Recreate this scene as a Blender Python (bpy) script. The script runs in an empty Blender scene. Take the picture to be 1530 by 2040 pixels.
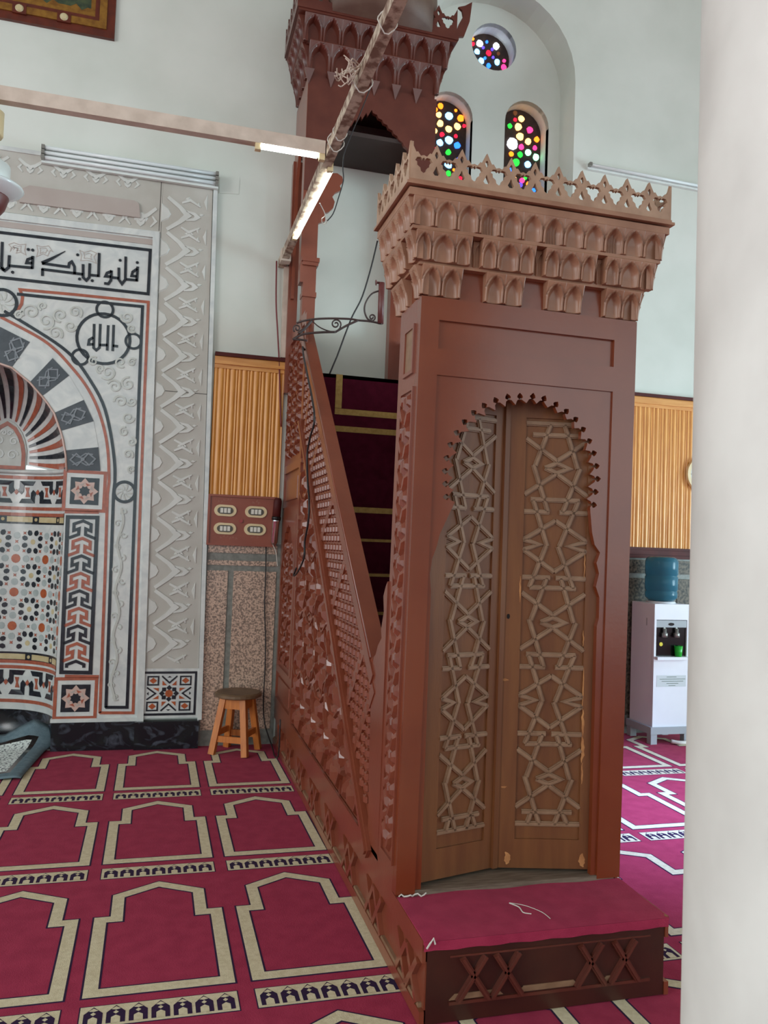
import bpy, bmesh, math, random
from mathutils import Vector, Matrix
from mathutils.geometry import tessellate_polygon
random.seed(7)
PI = math.pi
S = bpy.context.scene
COL = S.collection

# ------------------------------------------------------------------ camera
F_PX, YAW, PITCH, ROLL, EYE = 1586.12, .2659, .0412, .0367, 1.5
fw = Vector((math.sin(YAW)*math.cos(PITCH), math.cos(YAW)*math.cos(PITCH), math.sin(PITCH)))
r0 = Vector((math.cos(YAW), -math.sin(YAW), 0)); u0 = r0.cross(fw)
rt = math.cos(ROLL)*r0 + math.sin(ROLL)*u0
up = -math.sin(ROLL)*r0 + math.cos(ROLL)*u0
CAM = Vector((0, 0, EYE))
cd = bpy.data.cameras.new('camera'); cam = bpy.data.objects.new('camera', cd); COL.objects.link(cam)
cd.sensor_fit = 'HORIZONTAL'; cd.sensor_width = 36; cd.lens = F_PX/1530*36
cd.clip_start = .02; cd.clip_end = 100
m = Matrix((( rt.x, up.x, -fw.x, 0), (rt.y, up.y, -fw.y, 0), (rt.z, up.z, -fw.z, 0), (0, 0, 0, 1)))
m.translation = CAM; cam.matrix_world = m
cd.dof.use_dof = True; cd.dof.focus_distance = 3.4; cd.dof.aperture_fstop = 9.0
S.camera = cam

# ------------------------------------------------------------------ world, lights, exposure
w = bpy.data.worlds.new('world'); S.world = w; w.use_nodes = True
bg = w.node_tree.nodes['Background']; bg.inputs[0].default_value = (.80, .965, 1.0, 1); bg.inputs[1].default_value = 1.38
S.view_settings.view_transform = 'Standard'; S.view_settings.look = 'None'
S.view_settings.gamma = 1; S.view_settings.use_curve_mapping = False
S.view_settings.exposure = 0.44
def area(name, loc, target, sx, sy, power, col):
    l = bpy.data.lights.new(name, 'AREA'); l.shape = 'RECTANGLE'; l.size = sx; l.size_y = sy; l.energy = power; l.color = col
    o = bpy.data.objects.new(name, l); COL.objects.link(o); o.location = loc
    o.rotation_euler = (Vector(target)-Vector(loc)).to_track_quat('-Z', 'Y').to_euler()
    return o
lc = area('daylight_high_window', (3.7, 1.2, 6.6), (2.95, 4.15, 0), .9, .9, 26, (.36, .54, 1.0)); lc.data.spread = math.radians(26)
ld = area('daylight_doorway', (9.0, 2.6, 1.5), (2.4, 5.9, 1.9), 2.2, 2.4, 50, (.62, .88, 1.0)); ld.data.spread = math.radians(70)
area('daylight_hall_window', (-6.5, -1.0, 3.2), (.8, 3.6, 1.4), 2.4, 3.0, 120, (1.0, .98, .97))

# ------------------------------------------------------------------ pixel ray helpers (photo frame 1530 x 2040)
def ray(px, py): return fw*F_PX + rt*(px-765) + up*(1020-py)
def at(px, py, ax, v):
    d = ray(px, py); i = 'xyz'.index(ax); t = (v-CAM[i])/d[i]; return CAM + d*t
YW = 5.934            # qibla wall face
YM = 5.905            # marble facade of the prayer niche
XL, XR = .831, 1.714  # long sides of the pulpit
YP = 2.712            # pulpit portal face
def W(px, py, y=YM): p = at(px, py, 'y', y); return (p.x, p.z)
def L(px, py, x=XL): p = at(px, py, 'x', x); return (p.y, p.z)

# ------------------------------------------------------------------ materials
def lin(c): return tuple((v/255/12.92 if v/255 <= .04045 else ((v/255+.055)/1.055)**2.4) for v in c) + (1,)
def mat(name, c1, c2=None, rough=.5, scale=6, bump=0, bscale=40, spec=.5, metal=0, stretch=(1, 1, 1), detail=4, lo=.35, hi=.65, coat=0, kind='noise'):
    m = bpy.data.materials.new(name); m.use_nodes = True; nt = m.node_tree; b = nt.nodes['Principled BSDF']
    b.inputs['Roughness'].default_value = rough; b.inputs['Metallic'].default_value = metal
    b.inputs['Specular IOR Level'].default_value = spec; b.inputs['Coat Weight'].default_value = coat
    b.inputs['Coat Roughness'].default_value = .26
    g = nt.nodes.new('ShaderNodeNewGeometry'); mp = nt.nodes.new('ShaderNodeMapping'); mp.inputs['Scale'].default_value = stretch
    nt.links.new(g.outputs['Position'], mp.inputs['Vector'])
    if c2 is None: b.inputs['Base Color'].default_value = lin(c1)
    else:
        n = nt.nodes.new('ShaderNodeTexNoise'); n.inputs['Scale'].default_value = scale; n.inputs['Detail'].default_value = detail
        nt.links.new(mp.outputs[0], n.inputs['Vector'])
        if kind == 'vein': n.inputs['Distortion'].default_value = 1.6
        r = nt.nodes.new('ShaderNodeValToRGB'); e = r.color_ramp.elements
        e[0].position = lo; e[0].color = lin(c1); e[1].position = hi; e[1].color = lin(c2)
        nt.links.new(n.outputs['Fac'], r.inputs[0]); nt.links.new(r.outputs[0], b.inputs['Base Color'])
    if bump:
        n2 = nt.nodes.new('ShaderNodeTexNoise'); n2.inputs['Scale'].default_value = bscale; n2.inputs['Detail'].default_value = 3
        nt.links.new(mp.outputs[0], n2.inputs['Vector'])
        bp = nt.nodes.new('ShaderNodeBump'); bp.inputs['Strength'].default_value = bump; bp.inputs['Distance'].default_value = .004
        nt.links.new(n2.outputs['Fac'], bp.inputs['Height']); nt.links.new(bp.outputs[0], b.inputs['Normal'])
    return m
def emit(name, c, s):
    m = bpy.data.materials.new(name); m.use_nodes = True; b = m.node_tree.nodes['Principled BSDF']
    b.inputs['Base Color'].default_value = lin(c); b.inputs['Emission Color'].default_value = lin(c); b.inputs['Emission Strength'].default_value = s
    b.inputs['Roughness'].default_value = .2
    return m
M = {
 'paint': mat('brown_gloss_paint', (122, 58, 38), (132, 66, 44), .3, 5, .12, 60, .5, coat=.5),
 'paint_front': mat('brown_gloss_paint_flat', (116, 50, 23), (124, 57, 28), .26, 4, .12, 45, .45, coat=.65),
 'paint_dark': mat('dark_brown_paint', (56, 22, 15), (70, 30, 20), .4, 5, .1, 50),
 'door': mat('door_brown_paint', (122, 76, 42), (106, 62, 35), .45, 6, .15, 50, .35, stretch=(3, 3, .4), coat=.15),
 'strip': mat('door_strip_paint', (146, 114, 88), (128, 96, 72), .42, 20, .1, 60),
 'muq': mat('muqarnas_paint', (166, 122, 96), (148, 104, 80), .36, 9, .1, 60),
 'muq2': mat('pavilion_paint', (100, 50, 38), (88, 41, 31), .34, 7, .1, 60, coat=.2),
 'crest': mat('cresting_paint', (182, 148, 122), (162, 128, 104), .5, 14, .1, 60),
 'bare': mat('bare_pine_under_paint', (196, 138, 84), (170, 112, 66), .7, 30),
 'hole': mat('dark_gap', (20, 12, 10), None, .9),
 'wall': mat('white_wall_paint', (205, 208, 198), (217, 219, 210), .75, 1.6, .06, 8),
 'ceiling': mat('ceiling_paint', (176, 172, 162), (168, 164, 154), .8, 2),
 'carpet': mat('carpet_crimson', (156, 47, 75), (168, 54, 82), .95, 14, .5, 260, .1),
 'carpet_tan': mat('carpet_tan_yarn', (222, 210, 178), (208, 194, 160), .95, 60, .5, 260, .1),
 'carpet_navy': mat('carpet_navy_yarn', (44, 30, 62), (54, 28, 62), .95, 60, .5, 260, .1),
 'stair_cloth': mat('stair_carpet_maroon', (62, 10, 26), (72, 14, 32), .95, 20, .4, 220, .1),
 'stair_tan': mat('stair_carpet_gold', (168, 138, 82), (150, 120, 70), .95, 40, .4, 220, .1),
 'white': mat('white_marble', (216, 218, 213), (197, 201, 199), .22, 7, 0, 10, .5, kind='vein'),
 'white2': mat('carved_white_marble', (200, 203, 196), (186, 188, 180), .3, 12, .1, 30),
 'cream': mat('cream_marble', (204, 190, 150), (188, 170, 126), .25, 14),
 'grey': mat('grey_stone_ground', (180, 175, 165), (190, 186, 177), .4, 5, .1, 24),
 'grey2': mat('grey_stone_relief', (202, 202, 195), (212, 212, 206), .32, 8, .05, 24),
 'tile_grey': mat('pale_grey_tile', (160, 170, 168), (172, 182, 180), .25, 20),
 'mauve': mat('plain_mauve_stone', (174, 160, 152), (180, 168, 160), .35, 4),
 'red': mat('red_marble', (176, 96, 72), (156, 86, 66), .25, 34, 0, 10, .5),
 'orange': mat('orange_marble', (182, 92, 48), (160, 78, 44), .25, 40),
 'pink': mat('pink_marble', (208, 180, 170), (196, 166, 152), .25, 20),
 'black': mat('black_marble', (26, 31, 38), (40, 46, 54), .22, 12, kind='vein'),
 'plinth': mat('black_veined_marble', (20, 24, 30), (92, 100, 112), .22, 7, 0, 10, .5, kind='vein', lo=.5, hi=.78, stretch=(1, 1, 1.6)),
 'slate': mat('dark_slate', (62, 68, 74), (74, 80, 86), .4, 16),
 'slate2': mat('dark_slate_relief', (118, 124, 130), (132, 138, 143), .4, 16),
 'pine': mat('varnished_pine', (230, 162, 78), (208, 136, 56), .3, 9, .05, 30, .5, stretch=(6, 6, .5)),
 'pine_trim': mat('varnished_pine_trim', (222, 158, 84), (204, 134, 62), .28, 9, .05, 30, .5, stretch=(.5, 6, 6)),
 'oxblood': mat('oxblood_trim', (84, 30, 26), (70, 24, 22), .6, 8, spec=.25),
 'granite': mat('pink_granite', (124, 104, 92), (206, 174, 152), .28, 85, 0, 10, .5, detail=2, lo=.38, hi=.6),
 'granite_dark': mat('dark_granite', (44, 40, 36), (112, 100, 84), .45, 48, 0, 10, .3, detail=3, lo=.36, hi=.64),
 'granite2': mat('grey_stone_slab', (112, 112, 104), (132, 132, 124), .4, 30),
 'column': mat('cream_marble_column', (240, 236, 230), (222, 217, 211), .45, 3.4, 0, 10, .3, stretch=(1, 1, .8)),
 'wood_stool': mat('orange_pine', (206, 124, 54), (186, 104, 42), .45, 12, stretch=(4, 4, .5)),
 'stool_top': mat('worn_stool_seat', (118, 92, 66), (96, 74, 54), .5, 14),
 'iron': mat('dark_wrought_iron', (52, 38, 36), (66, 46, 42), .45, 30),
 'pipe': mat('maroon_pipe_paint', (110, 58, 56), (96, 48, 46), .4, 20),
 'beam': mat('peeling_cream_paint', (214, 196, 180), (196, 178, 162), .6, 12, .3, 60),
 'beam_dark': mat('weathered_beam_paint', (196, 178, 158), (126, 96, 80), .65, 22, .4, 60, lo=.42, hi=.6),
 'cable': mat('black_cable', (34, 30, 32), None, .5),
 'wire_white': mat('white_wire', (210, 204, 194), None, .5),
 'wire_red': mat('red_wire', (120, 40, 44), None, .5),
 'lampwhite': mat('white_enamel', (226, 230, 226), (216, 220, 216), .3, 10),
 'tube': mat('unlit_glass_tube', (226, 232, 232), None, .12, coat=.5),
 'metal': mat('dull_metal', (150, 148, 142), None, .35, metal=.8),
 'chrome': mat('chrome', (210, 212, 214), None, .12, metal=1),
 'tube_lit': emit('lit_tube', (240, 255, 246), 9.0),
 'plate': mat('cream_plastic', (226, 204, 160), (216, 194, 150), .35, 20),
 'rocker': mat('white_plastic', (222, 220, 208), None, .35),
 'rockbed': mat('grey_plastic', (84, 78, 66), None, .4),
 'chalk': mat('chalk_marks', (158, 108, 92), None, .9),
 'redlight': mat('red_lens', (150, 26, 24), None, .2),
 'cooler': mat('white_cooler_panel', (238, 238, 244), (232, 232, 240), .3, 4),
 'coolgrey': mat('grey_plastic_panel', (164, 168, 172), None, .4),
 'gloss_black': mat('gloss_black', (16, 16, 18), None, .15),
 'green': mat('green_plastic', (26, 170, 44), None, .3),
 'yellow': mat('yellow_sticker', (220, 200, 40), None, .4),
 'paper': mat('pale_paper', (206, 210, 212), None, .8),
 'ink': mat('green_grey_ink', (110, 124, 112), None, .8),
 'gold': mat('old_gold', (150, 106, 40), (120, 78, 28), .4, 22, metal=.3),
 'frame_red': mat('oxblood_frame', (98, 36, 16), (80, 28, 14), .4, 18),
 'paint_green': mat('dark_green_painting', (66, 76, 46), (34, 48, 34), .6, 26),
 'rugblue': mat('blue_grey_plush', (118, 138, 146), (102, 122, 132), .95, 30, .6, 200, .1),
 'rugpat': mat('rug_speckled_weave', (70, 78, 84), (226, 234, 230), .95, 70, .4, 240, .1, lo=.38, hi=.48),
 'board': mat('brown_switchboard', (146, 76, 56), (138, 70, 52), .4, 8),
 'plaster_dark': mat('dark_window_plaster', (70, 50, 42), (52, 38, 34), .8, 20, .4, 40),
 'dome': mat('dome_brown', (104, 80, 66), (92, 66, 54), .5, 8),
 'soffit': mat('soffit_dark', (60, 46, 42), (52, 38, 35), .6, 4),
 'threshold': mat('worn_plank', (124, 108, 92), (96, 80, 66), .7, 20, stretch=(.6, 6, 6)),
}
def glass_blue():
    m = bpy.data.materials.new('blue_bottle_plastic'); m.use_nodes = True; b = m.node_tree.nodes['Principled BSDF']
    b.inputs['Base Color'].default_value = lin((70, 128, 150)); b.inputs['Roughness'].default_value = .12
    b.inputs['Transmission Weight'].default_value = .45; b.inputs['IOR'].default_value = 1.2
    return m
M['bottle'] = glass_blue()
for k_ in ('carpet', 'carpet_tan', 'carpet_navy'):
    b_ = M[k_].node_tree.nodes['Principled BSDF']; b_.inputs['Sheen Weight'].default_value = .035; b_.inputs['Sheen Roughness'].default_value = .4
GL = {}
for n, c, s in (('blue', (40, 110, 255), 2.2), ('sky', (120, 190, 255), 3.2), ('red', (220, 30, 60), 1.3), ('orange', (255, 130, 30), 2.0), ('amber', (255, 190, 110), 2.6),
                ('green', (40, 190, 60), 1.4), ('mint', (150, 255, 190), 2.6), ('white', (225, 240, 255), 5.0), ('pink', (230, 60, 130), 1.4), ('brown', (130, 80, 50), .25), ('violet', (90, 70, 220), 1.4)):
    GL[n] = emit('stained_glass_'+n, c, s)

# ------------------------------------------------------------------ mesh helpers
class G:
    """collects vertices and faces of one mesh"""
    def __init__(s): s.v = []; s.f = []; s.m = []; s.mi = 0
    def add(s, V, Fc):
        o = len(s.v); s.v += [tuple(p) for p in V]; s.f += [tuple(i+o for i in q) for q in Fc]; s.m += [s.mi]*len(Fc); return s
    def box(s, x0, x1, y0, y1, z0, z1):
        return s.add([(x0,y0,z0),(x1,y0,z0),(x1,y1,z0),(x0,y1,z0),(x0,y0,z1),(x1,y0,z1),(x1,y1,z1),(x0,y1,z1)],
                     [(3,2,1,0),(4,5,6,7),(0,1,5,4),(1,2,6,5),(2,3,7,6),(3,0,4,7)])
    def bar(s, p, q, wd, ht, upv=(0, 0, 1)):
        p = Vector(p); q = Vector(q); d = (q-p).normalized(); a = d.cross(Vector(upv)).normalized(); b = a.cross(d)
        V = [e + a*(sa*wd/2) + b*(sb*ht/2) for e in (p, q) for sa, sb in ((-1,-1),(1,-1),(1,1),(-1,1))]
        return s.add(V, [(3,2,1,0),(4,5,6,7),(0,1,5,4),(1,2,6,5),(2,3,7,6),(3,0,4,7)])
    def tube(s, pts, r, n=6, closed=False):
        P = [Vector(p) for p in pts]; k = len(P); rings = []; prev = None
        for i, p in enumerate(P):
            a = P[(i-1) % k] if (closed or i > 0) else p; b = P[(i+1) % k] if (closed or i < k-1) else p
            d = (b-a).normalized() if (b-a).length > 1e-9 else Vector((0, 0, 1))
            h = Vector((0, 0, 1)) if abs(d.z) < .95 else Vector((1, 0, 0))
            x = prev - d*prev.dot(d) if prev is not None and (prev - d*prev.dot(d)).length > 1e-4 else d.cross(h)
            x.normalize(); prev = x; y = d.cross(x)
            rr = r[i] if isinstance(r, (list, tuple)) else r
            rings.append([p + x*(rr*math.cos(2*PI*j/n)) + y*(rr*math.sin(2*PI*j/n)) for j in range(n)])
        V = [v for rg in rings for v in rg]; Fc = []
        for i in range(k if closed else k-1):
            for j in range(n):
                a = i*n+j; b = i*n+(j+1) % n; c = ((i+1) % k)*n
                Fc.append((a, b, c+(j+1) % n, c+j))
        if not closed: Fc += [tuple(range(n-1, -1, -1)), tuple(range((k-1)*n, k*n))]
        return s.add(V, Fc)
    def lathe(s, prof, c=(0, 0, 0), n=16):
        V = []; Fc = []; k = len(prof)
        for (r, z) in prof:
            for j in range(n): V.append((c[0]+r*math.cos(2*PI*j/n), c[1]+r*math.sin(2*PI*j/n), c[2]+z))
        for i in range(k-1):
            for j in range(n): Fc.append((i*n+j, i*n+(j+1) % n, (i+1)*n+(j+1) % n, (i+1)*n+j))
        Fc += [tuple(range(n-1, -1, -1)), tuple(range((k-1)*n, k*n))]
        return s.add(V, Fc)
    def prism(s, poly, fr, d0, d1, holes=(), shrink=None):
        """2-D polygon (optionally with holes) extruded along the frame's normal; shrink insets the outer face for a chamfer"""
        loops = [list(poly)] + [list(h) for h in holes]; flat = [p for lp in loops for p in lp]; n = len(flat)
        if shrink:
            cx = sum(p[0] for p in poly)/len(poly); cy = sum(p[1] for p in poly)/len(poly)
            top = [(cx+(p[0]-cx)*shrink, cy+(p[1]-cy)*shrink) for p in flat]
        else: top = flat
        V = [fr(p[0], p[1], d0) for p in flat] + [fr(p[0], p[1], d1) for p in top]
        if holes or len(poly) > 4:
            tri = tessellate_polygon([[Vector((p[0], p[1], 0)) for p in lp] for lp in loops])
        else: tri = [tuple(range(n))]
        Fc = [tuple(t) for t in tri] + [tuple(i+n for i in reversed(t)) for t in tri]
        o = 0
        for lp in loops:
            k = len(lp)
            for i in range(k): Fc.append((o+i, o+(i+1) % k, n+o+(i+1) % k, n+o+i))
            o += k
        return s.add(V, Fc)
    def ribbon(s, pts, wd, fr, d0, d1, closed=False):
        """mitred flat band of width wd along a 2-D polyline, as real thickness"""
        n = len(pts); A = []; B = []
        for i in range(n):
            p = Vector(pts[i]); a = Vector(pts[i-1]) if (i or closed) else None; b = Vector(pts[(i+1) % n]) if (i < n-1 or closed) else None
            d1_ = (p-a).normalized() if a is not None and (p-a).length > 1e-9 else None; d2_ = (b-p).normalized() if b is not None and (b-p).length > 1e-9 else None
            if d1_ is None: d1_ = d2_
            if d2_ is None: d2_ = d1_
            n1 = Vector((-d1_.y, d1_.x)); n2 = Vector((-d2_.y, d2_.x)); mv = n1+n2
            if mv.length < .2: mv = n1
            mv.normalize(); k = min(2.2, 1/max(.3, mv.dot(n1))); ww = wd[i] if isinstance(wd, (list, tuple)) else wd
            A.append(p+mv*(ww/2*k)); B.append(p-mv*(ww/2*k))
        V = [fr(p.x, p.y, d0) for p in A]+[fr(p.x, p.y, d0) for p in B]+[fr(p.x, p.y, d1) for p in A]+[fr(p.x, p.y, d1) for p in B]; Fc = []
        for i in range(n if closed else n-1):
            j = (i+1) % n
            Fc += [(i, j, n+j, n+i), (2*n+i, 3*n+i, 3*n+j, 2*n+j), (i, 2*n+i, 2*n+j, j), (n+i, n+j, 3*n+j, 3*n+i)]
        if not closed: Fc += [(0, n, 3*n, 2*n), (n-1, 3*n-1, 4*n-1, 2*n-1)]
        return s.add(V, Fc)
def mesh(g, name, mats, smooth=False, fix=True):
    me = bpy.data.meshes.new(name); me.from_pydata(g.v, [], g.f)
    for mt in (mats if isinstance(mats, (list, tuple)) else [mats]): me.materials.append(M[mt] if isinstance(mt, str) else mt)
    if len(me.materials) > 1:
        for p, i in zip(me.polygons, g.m): p.material_index = i
    if fix:
        bm = bmesh.new(); bm.from_mesh(me); bmesh.ops.recalc_face_normals(bm, faces=bm.faces); bm.to_mesh(me); bm.free()
    if smooth:
        for p in me.polygons: p.use_smooth = True
    me.update(); return me
def put(name, me, parent=None, mw=None):
    o = bpy.data.objects.new(name, me); COL.objects.link(o)
    if parent is not None: o.parent = parent; o.matrix_parent_inverse = INV[parent.name]
    if mw is not None: o.matrix_basis = mw
    PW[o.name] = mw.copy() if mw is not None else Matrix(); INV[o.name] = PW[o.name].inverted()
    return o
PW = {}; INV = {}
def ob(name, g, mats, parent=None, smooth=False, fix=True): return put(name, mesh(g, name, mats, smooth, fix), parent)
def tag(o, label, cat=None, group=None, kind=None):
    o['label'] = label
    if cat: o['category'] = cat
    if group: o['group'] = group
    if kind: o['kind'] = kind
    return o
def thing(name, loc, label, cat, group=None):
    o = bpy.data.objects.new(name, None); COL.objects.link(o); o.location = loc; o.empty_display_size = .1
    PW[o.name] = Matrix.Translation(loc); INV[o.name] = PW[o.name].inverted(); return tag(o, label, cat, group)
def struct(name, g, mats, label=None, **k):
    o = ob(name, g, mats, **k); o['kind'] = 'structure'
    if label: o['label'] = label
    return o
def fY(y): return lambda a, b, d: (a, y-d, b)        # frame on a face looking to -y : (x, z), outward d
def fX(x): return lambda a, b, d: (x-d, a, b)        # frame on a face looking to -x : (y, z), outward d
def fZ(z): return lambda a, b, d: (a, b, z+d)
def circ(cx, cy, r, n=20, ph=0, ry=None): return [(cx+r*math.cos(ph+2*PI*i/n), cy+(ry or r)*math.sin(ph+2*PI*i/n)) for i in range(n)]
def rect(x0, x1, z0, z1): return [(x0, z0), (x1, z0), (x1, z1), (x0, z1)]
def star(cx, cy, R, r, n, ph=0): return [(cx+(R if i % 2 == 0 else r)*math.cos(ph+PI*i/n), cy+(R if i % 2 == 0 else r)*math.sin(ph+PI*i/n)) for i in range(2*n)]
def inside(p, poly):
    c = False; n = len(poly)
    for i in range(n):
        a, b = poly[i], poly[(i+1) % n]
        if (a[1] > p[1]) != (b[1] > p[1]) and p[0] < (b[0]-a[0])*(p[1]-a[1])/(b[1]-a[1])+a[0]: c = not c
    return c
def smooth_pts(pts, k=4):
    P = [Vector(p) for p in pts]; out = []
    for i in range(len(P)-1):
        a = P[max(i-1, 0)]; b = P[i]; c = P[i+1]; d = P[min(i+2, len(P)-1)]
        for j in range(k):
            t = j/k; out.append(.5*((2*b)+(c-a)*t+(2*a-5*b+4*c-d)*t*t+(3*b-a-3*c+d)*t**3))
    out.append(P[-1]); return [tuple(p) for p in out]
def spiral(cx, cy, r, turns, ph, n=26, sgn=1): return [(cx+r*(1-.82*i/n)*math.cos(ph+sgn*2*PI*turns*i/n), cy+r*(1-.82*i/n)*math.sin(ph+sgn*2*PI*turns*i/n)) for i in range(n+1)]

# ================================================================== SETTING
struct('floor', G().box(-10, 12, -11, 6.6, -.2, 0), 'granite2')
struct('ceiling', G().box(-10, 12, -11, 6.6, 7.2, 7.4), 'ceiling')
# qibla wall with an arched alcove opening and the prayer niche opening
AX, AR, ASP, AB = 2.45, .70, 5.45, 6.2           # alcove centre, half width, spring height, back face
NX, NR = -1.16, .475                              # prayer niche centre and radius
def arch_poly(cx, r, z0, zs, n=18): return [(cx-r, z0), (cx+r, z0)] + [(cx+r*math.cos(PI*i/n), zs+r*math.sin(PI*i/n)) for i in range(n+1)]
alc = arch_poly(AX, AR, 4.05, ASP)
g = G().prism(rect(-10, 12, 0, 7.2), fY(YW), -.1, 0, holes=[alc, rect(NX-.56, NX+.56, .01, 2.95)])
wb = struct('wall_back', g, 'wall')
# alcove: reveal and back wall with three window openings
g = G(); n = len(alc)
for i in range(n):
    a, b = alc[i], alc[(i+1) % n]; g.add([(a[0], YW+.1, a[1]), (b[0], YW+.1, b[1]), (b[0], AB, b[1]), (a[0], AB, a[1])], [(0, 1, 2, 3)])
ob('alcove_reveal', g, 'wall', wb, fix=False)
RC = W(985, 99, AB); RR = .205
w2 = W(899, 250, AB); w3 = W(1056, 272, AB)
WA = [arch_poly(c[0], .205, 4.42, c[1]+.10, 14) for c in ((2.135, 5.02), (2.84, 5.07))]
rnd = circ(2.515, 5.79, RR, 28)
GD = .15
ob('alcove_back', G().prism(arch_poly(AX, AR+.02, 4.0, ASP), fY(AB), -.05, 0, holes=[rnd]+WA), 'wall', wb)
def window(k, poly, pieces, label):
    o = struct('window_%d' % k, G().prism(poly, fY(AB+GD), -.03, 0), 'plaster_dark', label)
    g = G(); n = len(poly)
    for i in range(n):
        a, b = poly[i], poly[(i+1) % n]; g.add([(a[0], AB, a[1]), (b[0], AB, b[1]), (b[0], AB+GD, b[1]), (a[0], AB+GD, a[1])], [(0, 1, 2, 3)])
    ob('window_reveal', g, 'wall', o, fix=False)
    for (px, py, r, c) in pieces:
        x, z = W(px, py, AB+GD); rr = r*6.3/1586*1.12
        pl = [(x+rr*random.uniform(.82, 1.08)*math.cos(2*PI*j/9), z+rr*random.uniform(.82, 1.08)*math.sin(2*PI*j/9)) for j in range(9)]
        if all(inside(q, poly) for q in pl): ob('pane', G().prism(pl, fY(AB+GD), 0, .008), GL[c], o)
    return o
def c6(L_): return [(860+x/2.833, y/2.833, r, c) for x, y, r, c in L_]
window(1, rnd, c6([(318,192,4,'orange'),(232,222,3,'orange'),(270,247,7,'white'),(311,238,3,'blue'),(362,262,7,'white'),(398,240,4,'orange'),(232,250,4,'red'),(255,292,6,'sky'),
  (320,300,6,'red'),(430,310,4,'orange'),(280,345,6,'sky'),(320,372,5,'blue'),(368,352,6,'sky'),(405,380,6,'pink'),(300,330,3,'blue'),(340,280,3,'violet'),(345,325,3,'violet'),(375,305,4,'brown'),(275,200,4,'brown'),(355,205,4,'brown'),(408,345,4,'pink'),(290,270,3,'violet')]),
  'round stained-glass window high in the arched alcove')
window(2, WA[0], c6([(60,555,5,'violet'),(135,568,5,'blue'),(50,600,6,'orange'),(98,588,7,'orange'),(40,650,6,'amber'),(97,657,8,'sky'),(163,668,7,'orange'),(213,672,5,'green'),(48,698,7,'amber'),(143,714,7,'amber'),(95,730,7,'amber'),
  (57,760,5,'red'),(135,770,4,'red'),(182,770,9,'green'),(97,792,8,'sky'),(45,806,7,'sky'),(143,822,7,'blue'),(190,830,6,'orange'),(93,860,6,'green'),(203,872,5,'pink'),(93,930,8,'sky'),(92,980,6,'green'),(125,960,3,'orange'),(200,968,6,'red'),(195,610,4,'brown'),(135,625,3,'orange'),(182,712,4,'red'),(40,920,5,'red'),(150,900,4,'blue'),(160,1010,5,'red'),(50,1030,6,'orange'),(110,1050,6,'sky'),(20,620,5,'orange'),(18,740,5,'amber'),(15,850,6,'red')]),
  'arched stained-glass window half hidden behind the pulpit canopy')
window(3, WA[1], c6([(517,627,5,'pink'),(470,677,4,'red'),(505,672,7,'amber'),(553,660,7,'amber'),(586,645,3,'red'),(628,660,6,'green'),(597,688,6,'brown'),(440,712,5,'green'),(487,718,8,'amber'),(553,736,7,'pink'),(617,745,6,'orange'),(658,748,5,'green'),(635,705,3,'pink'),
  (498,772,8,'amber'),(543,800,7,'amber'),(591,788,6,'orange'),(628,793,3,'orange'),(455,812,12,'white'),(505,830,6,'pink'),(581,836,5,'pink'),(637,846,13,'white'),(448,870,5,'orange'),(543,862,7,'mint'),(498,874,6,'green'),(588,888,7,'mint'),(633,902,5,'brown'),(475,917,8,'green'),(540,930,7,'sky'),(606,940,6,'mint'),(650,947,6,'pink'),(470,640,5,'brown'),
  (510,1020,6,'pink'),(470,1012,4,'amber'),(525,1003,5,'green'),(500,1045,5,'violet'),(573,1077,5,'blue'),(628,1042,13,'amber'),(600,985,4,'red'),(560,985,4,'blue'),(450,960,5,'blue'),(545,1040,5,'orange'),(470,1080,6,'green'),(640,1100,6,'red'),(530,1110,6,'sky'),(670,850,4,'blue'),(670,990,5,'orange')]),
  'arched stained-glass window beside the alcove edge, fully in view')

# --- wood wainscot, trims and granite dado
def wainscot(x0, x1, z0, z1, k, lab):
    g = G().box(x0, x1, YW-.012, YW, z0, z1); o = struct('wall_wainscot_%d' % k, g, 'pine', lab)
    pw = .085; n = int(round((x1-x0)/pw)); pw = (x1-x0)/n
    prof = [(.0, .0), (.06, .012), (.18, .016), (.3, .012), (.36, .004), (.44, .013), (.6, .017), (.76, .013), (.84, .004), (.9, .012), (.98, .012), (1., 0)]
    gp = G(); V = []; q = len(prof)
    for zz in (z0, z1-.085):
        for (a, d) in prof: V.append((a*pw, -d, zz))
    gp.add(V, [(i, i+1, q+i+1, q+i) for i in range(q-1)]); me = mesh(gp, 'plank', 'pine', True, False)
    for i in range(n): put('plank', me, o, Matrix.Translation((x0+i*pw, YW-.012, 0)))
    g = G()
    for a, b, d in ((0, .03, .02), (.028, .05, .035), (.05, .085, .026)): g.box(x0, x1, YW-.012-d, YW-.012, z1-.1+a, z1-.1+b)
    ob('top_rail', g, 'pine_trim', o)
    ob('cap', G().box(x0, x1, YW-.06, YW, z1-.015, z1+.012), 'oxblood', o)
    return o
wainscot(.285, .80, 1.80, 2.85, 1, 'varnished pine plank panel between the marble pilaster and the pulpit')
wainscot(1.9, 6.5, 1.555, 2.85, 2, 'varnished pine plank panel above the water cooler')
t = struct('trim_1', G().box(1.9, 6.5, YW-.04, YW, 1.47, 1.50).box(1.9, 6.5, YW-.055, YW, 1.50, 1.535).box(1.9, 6.5, YW-.035, YW, 1.535, 1.56), 'oxblood', 'dark red moulding under the pine panel')
d = struct('wall_dado_1', G().box(.285, .83, YW-.012, YW, 0, 1.475), 'granite2', 'grey stone dado behind the stool')
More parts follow.
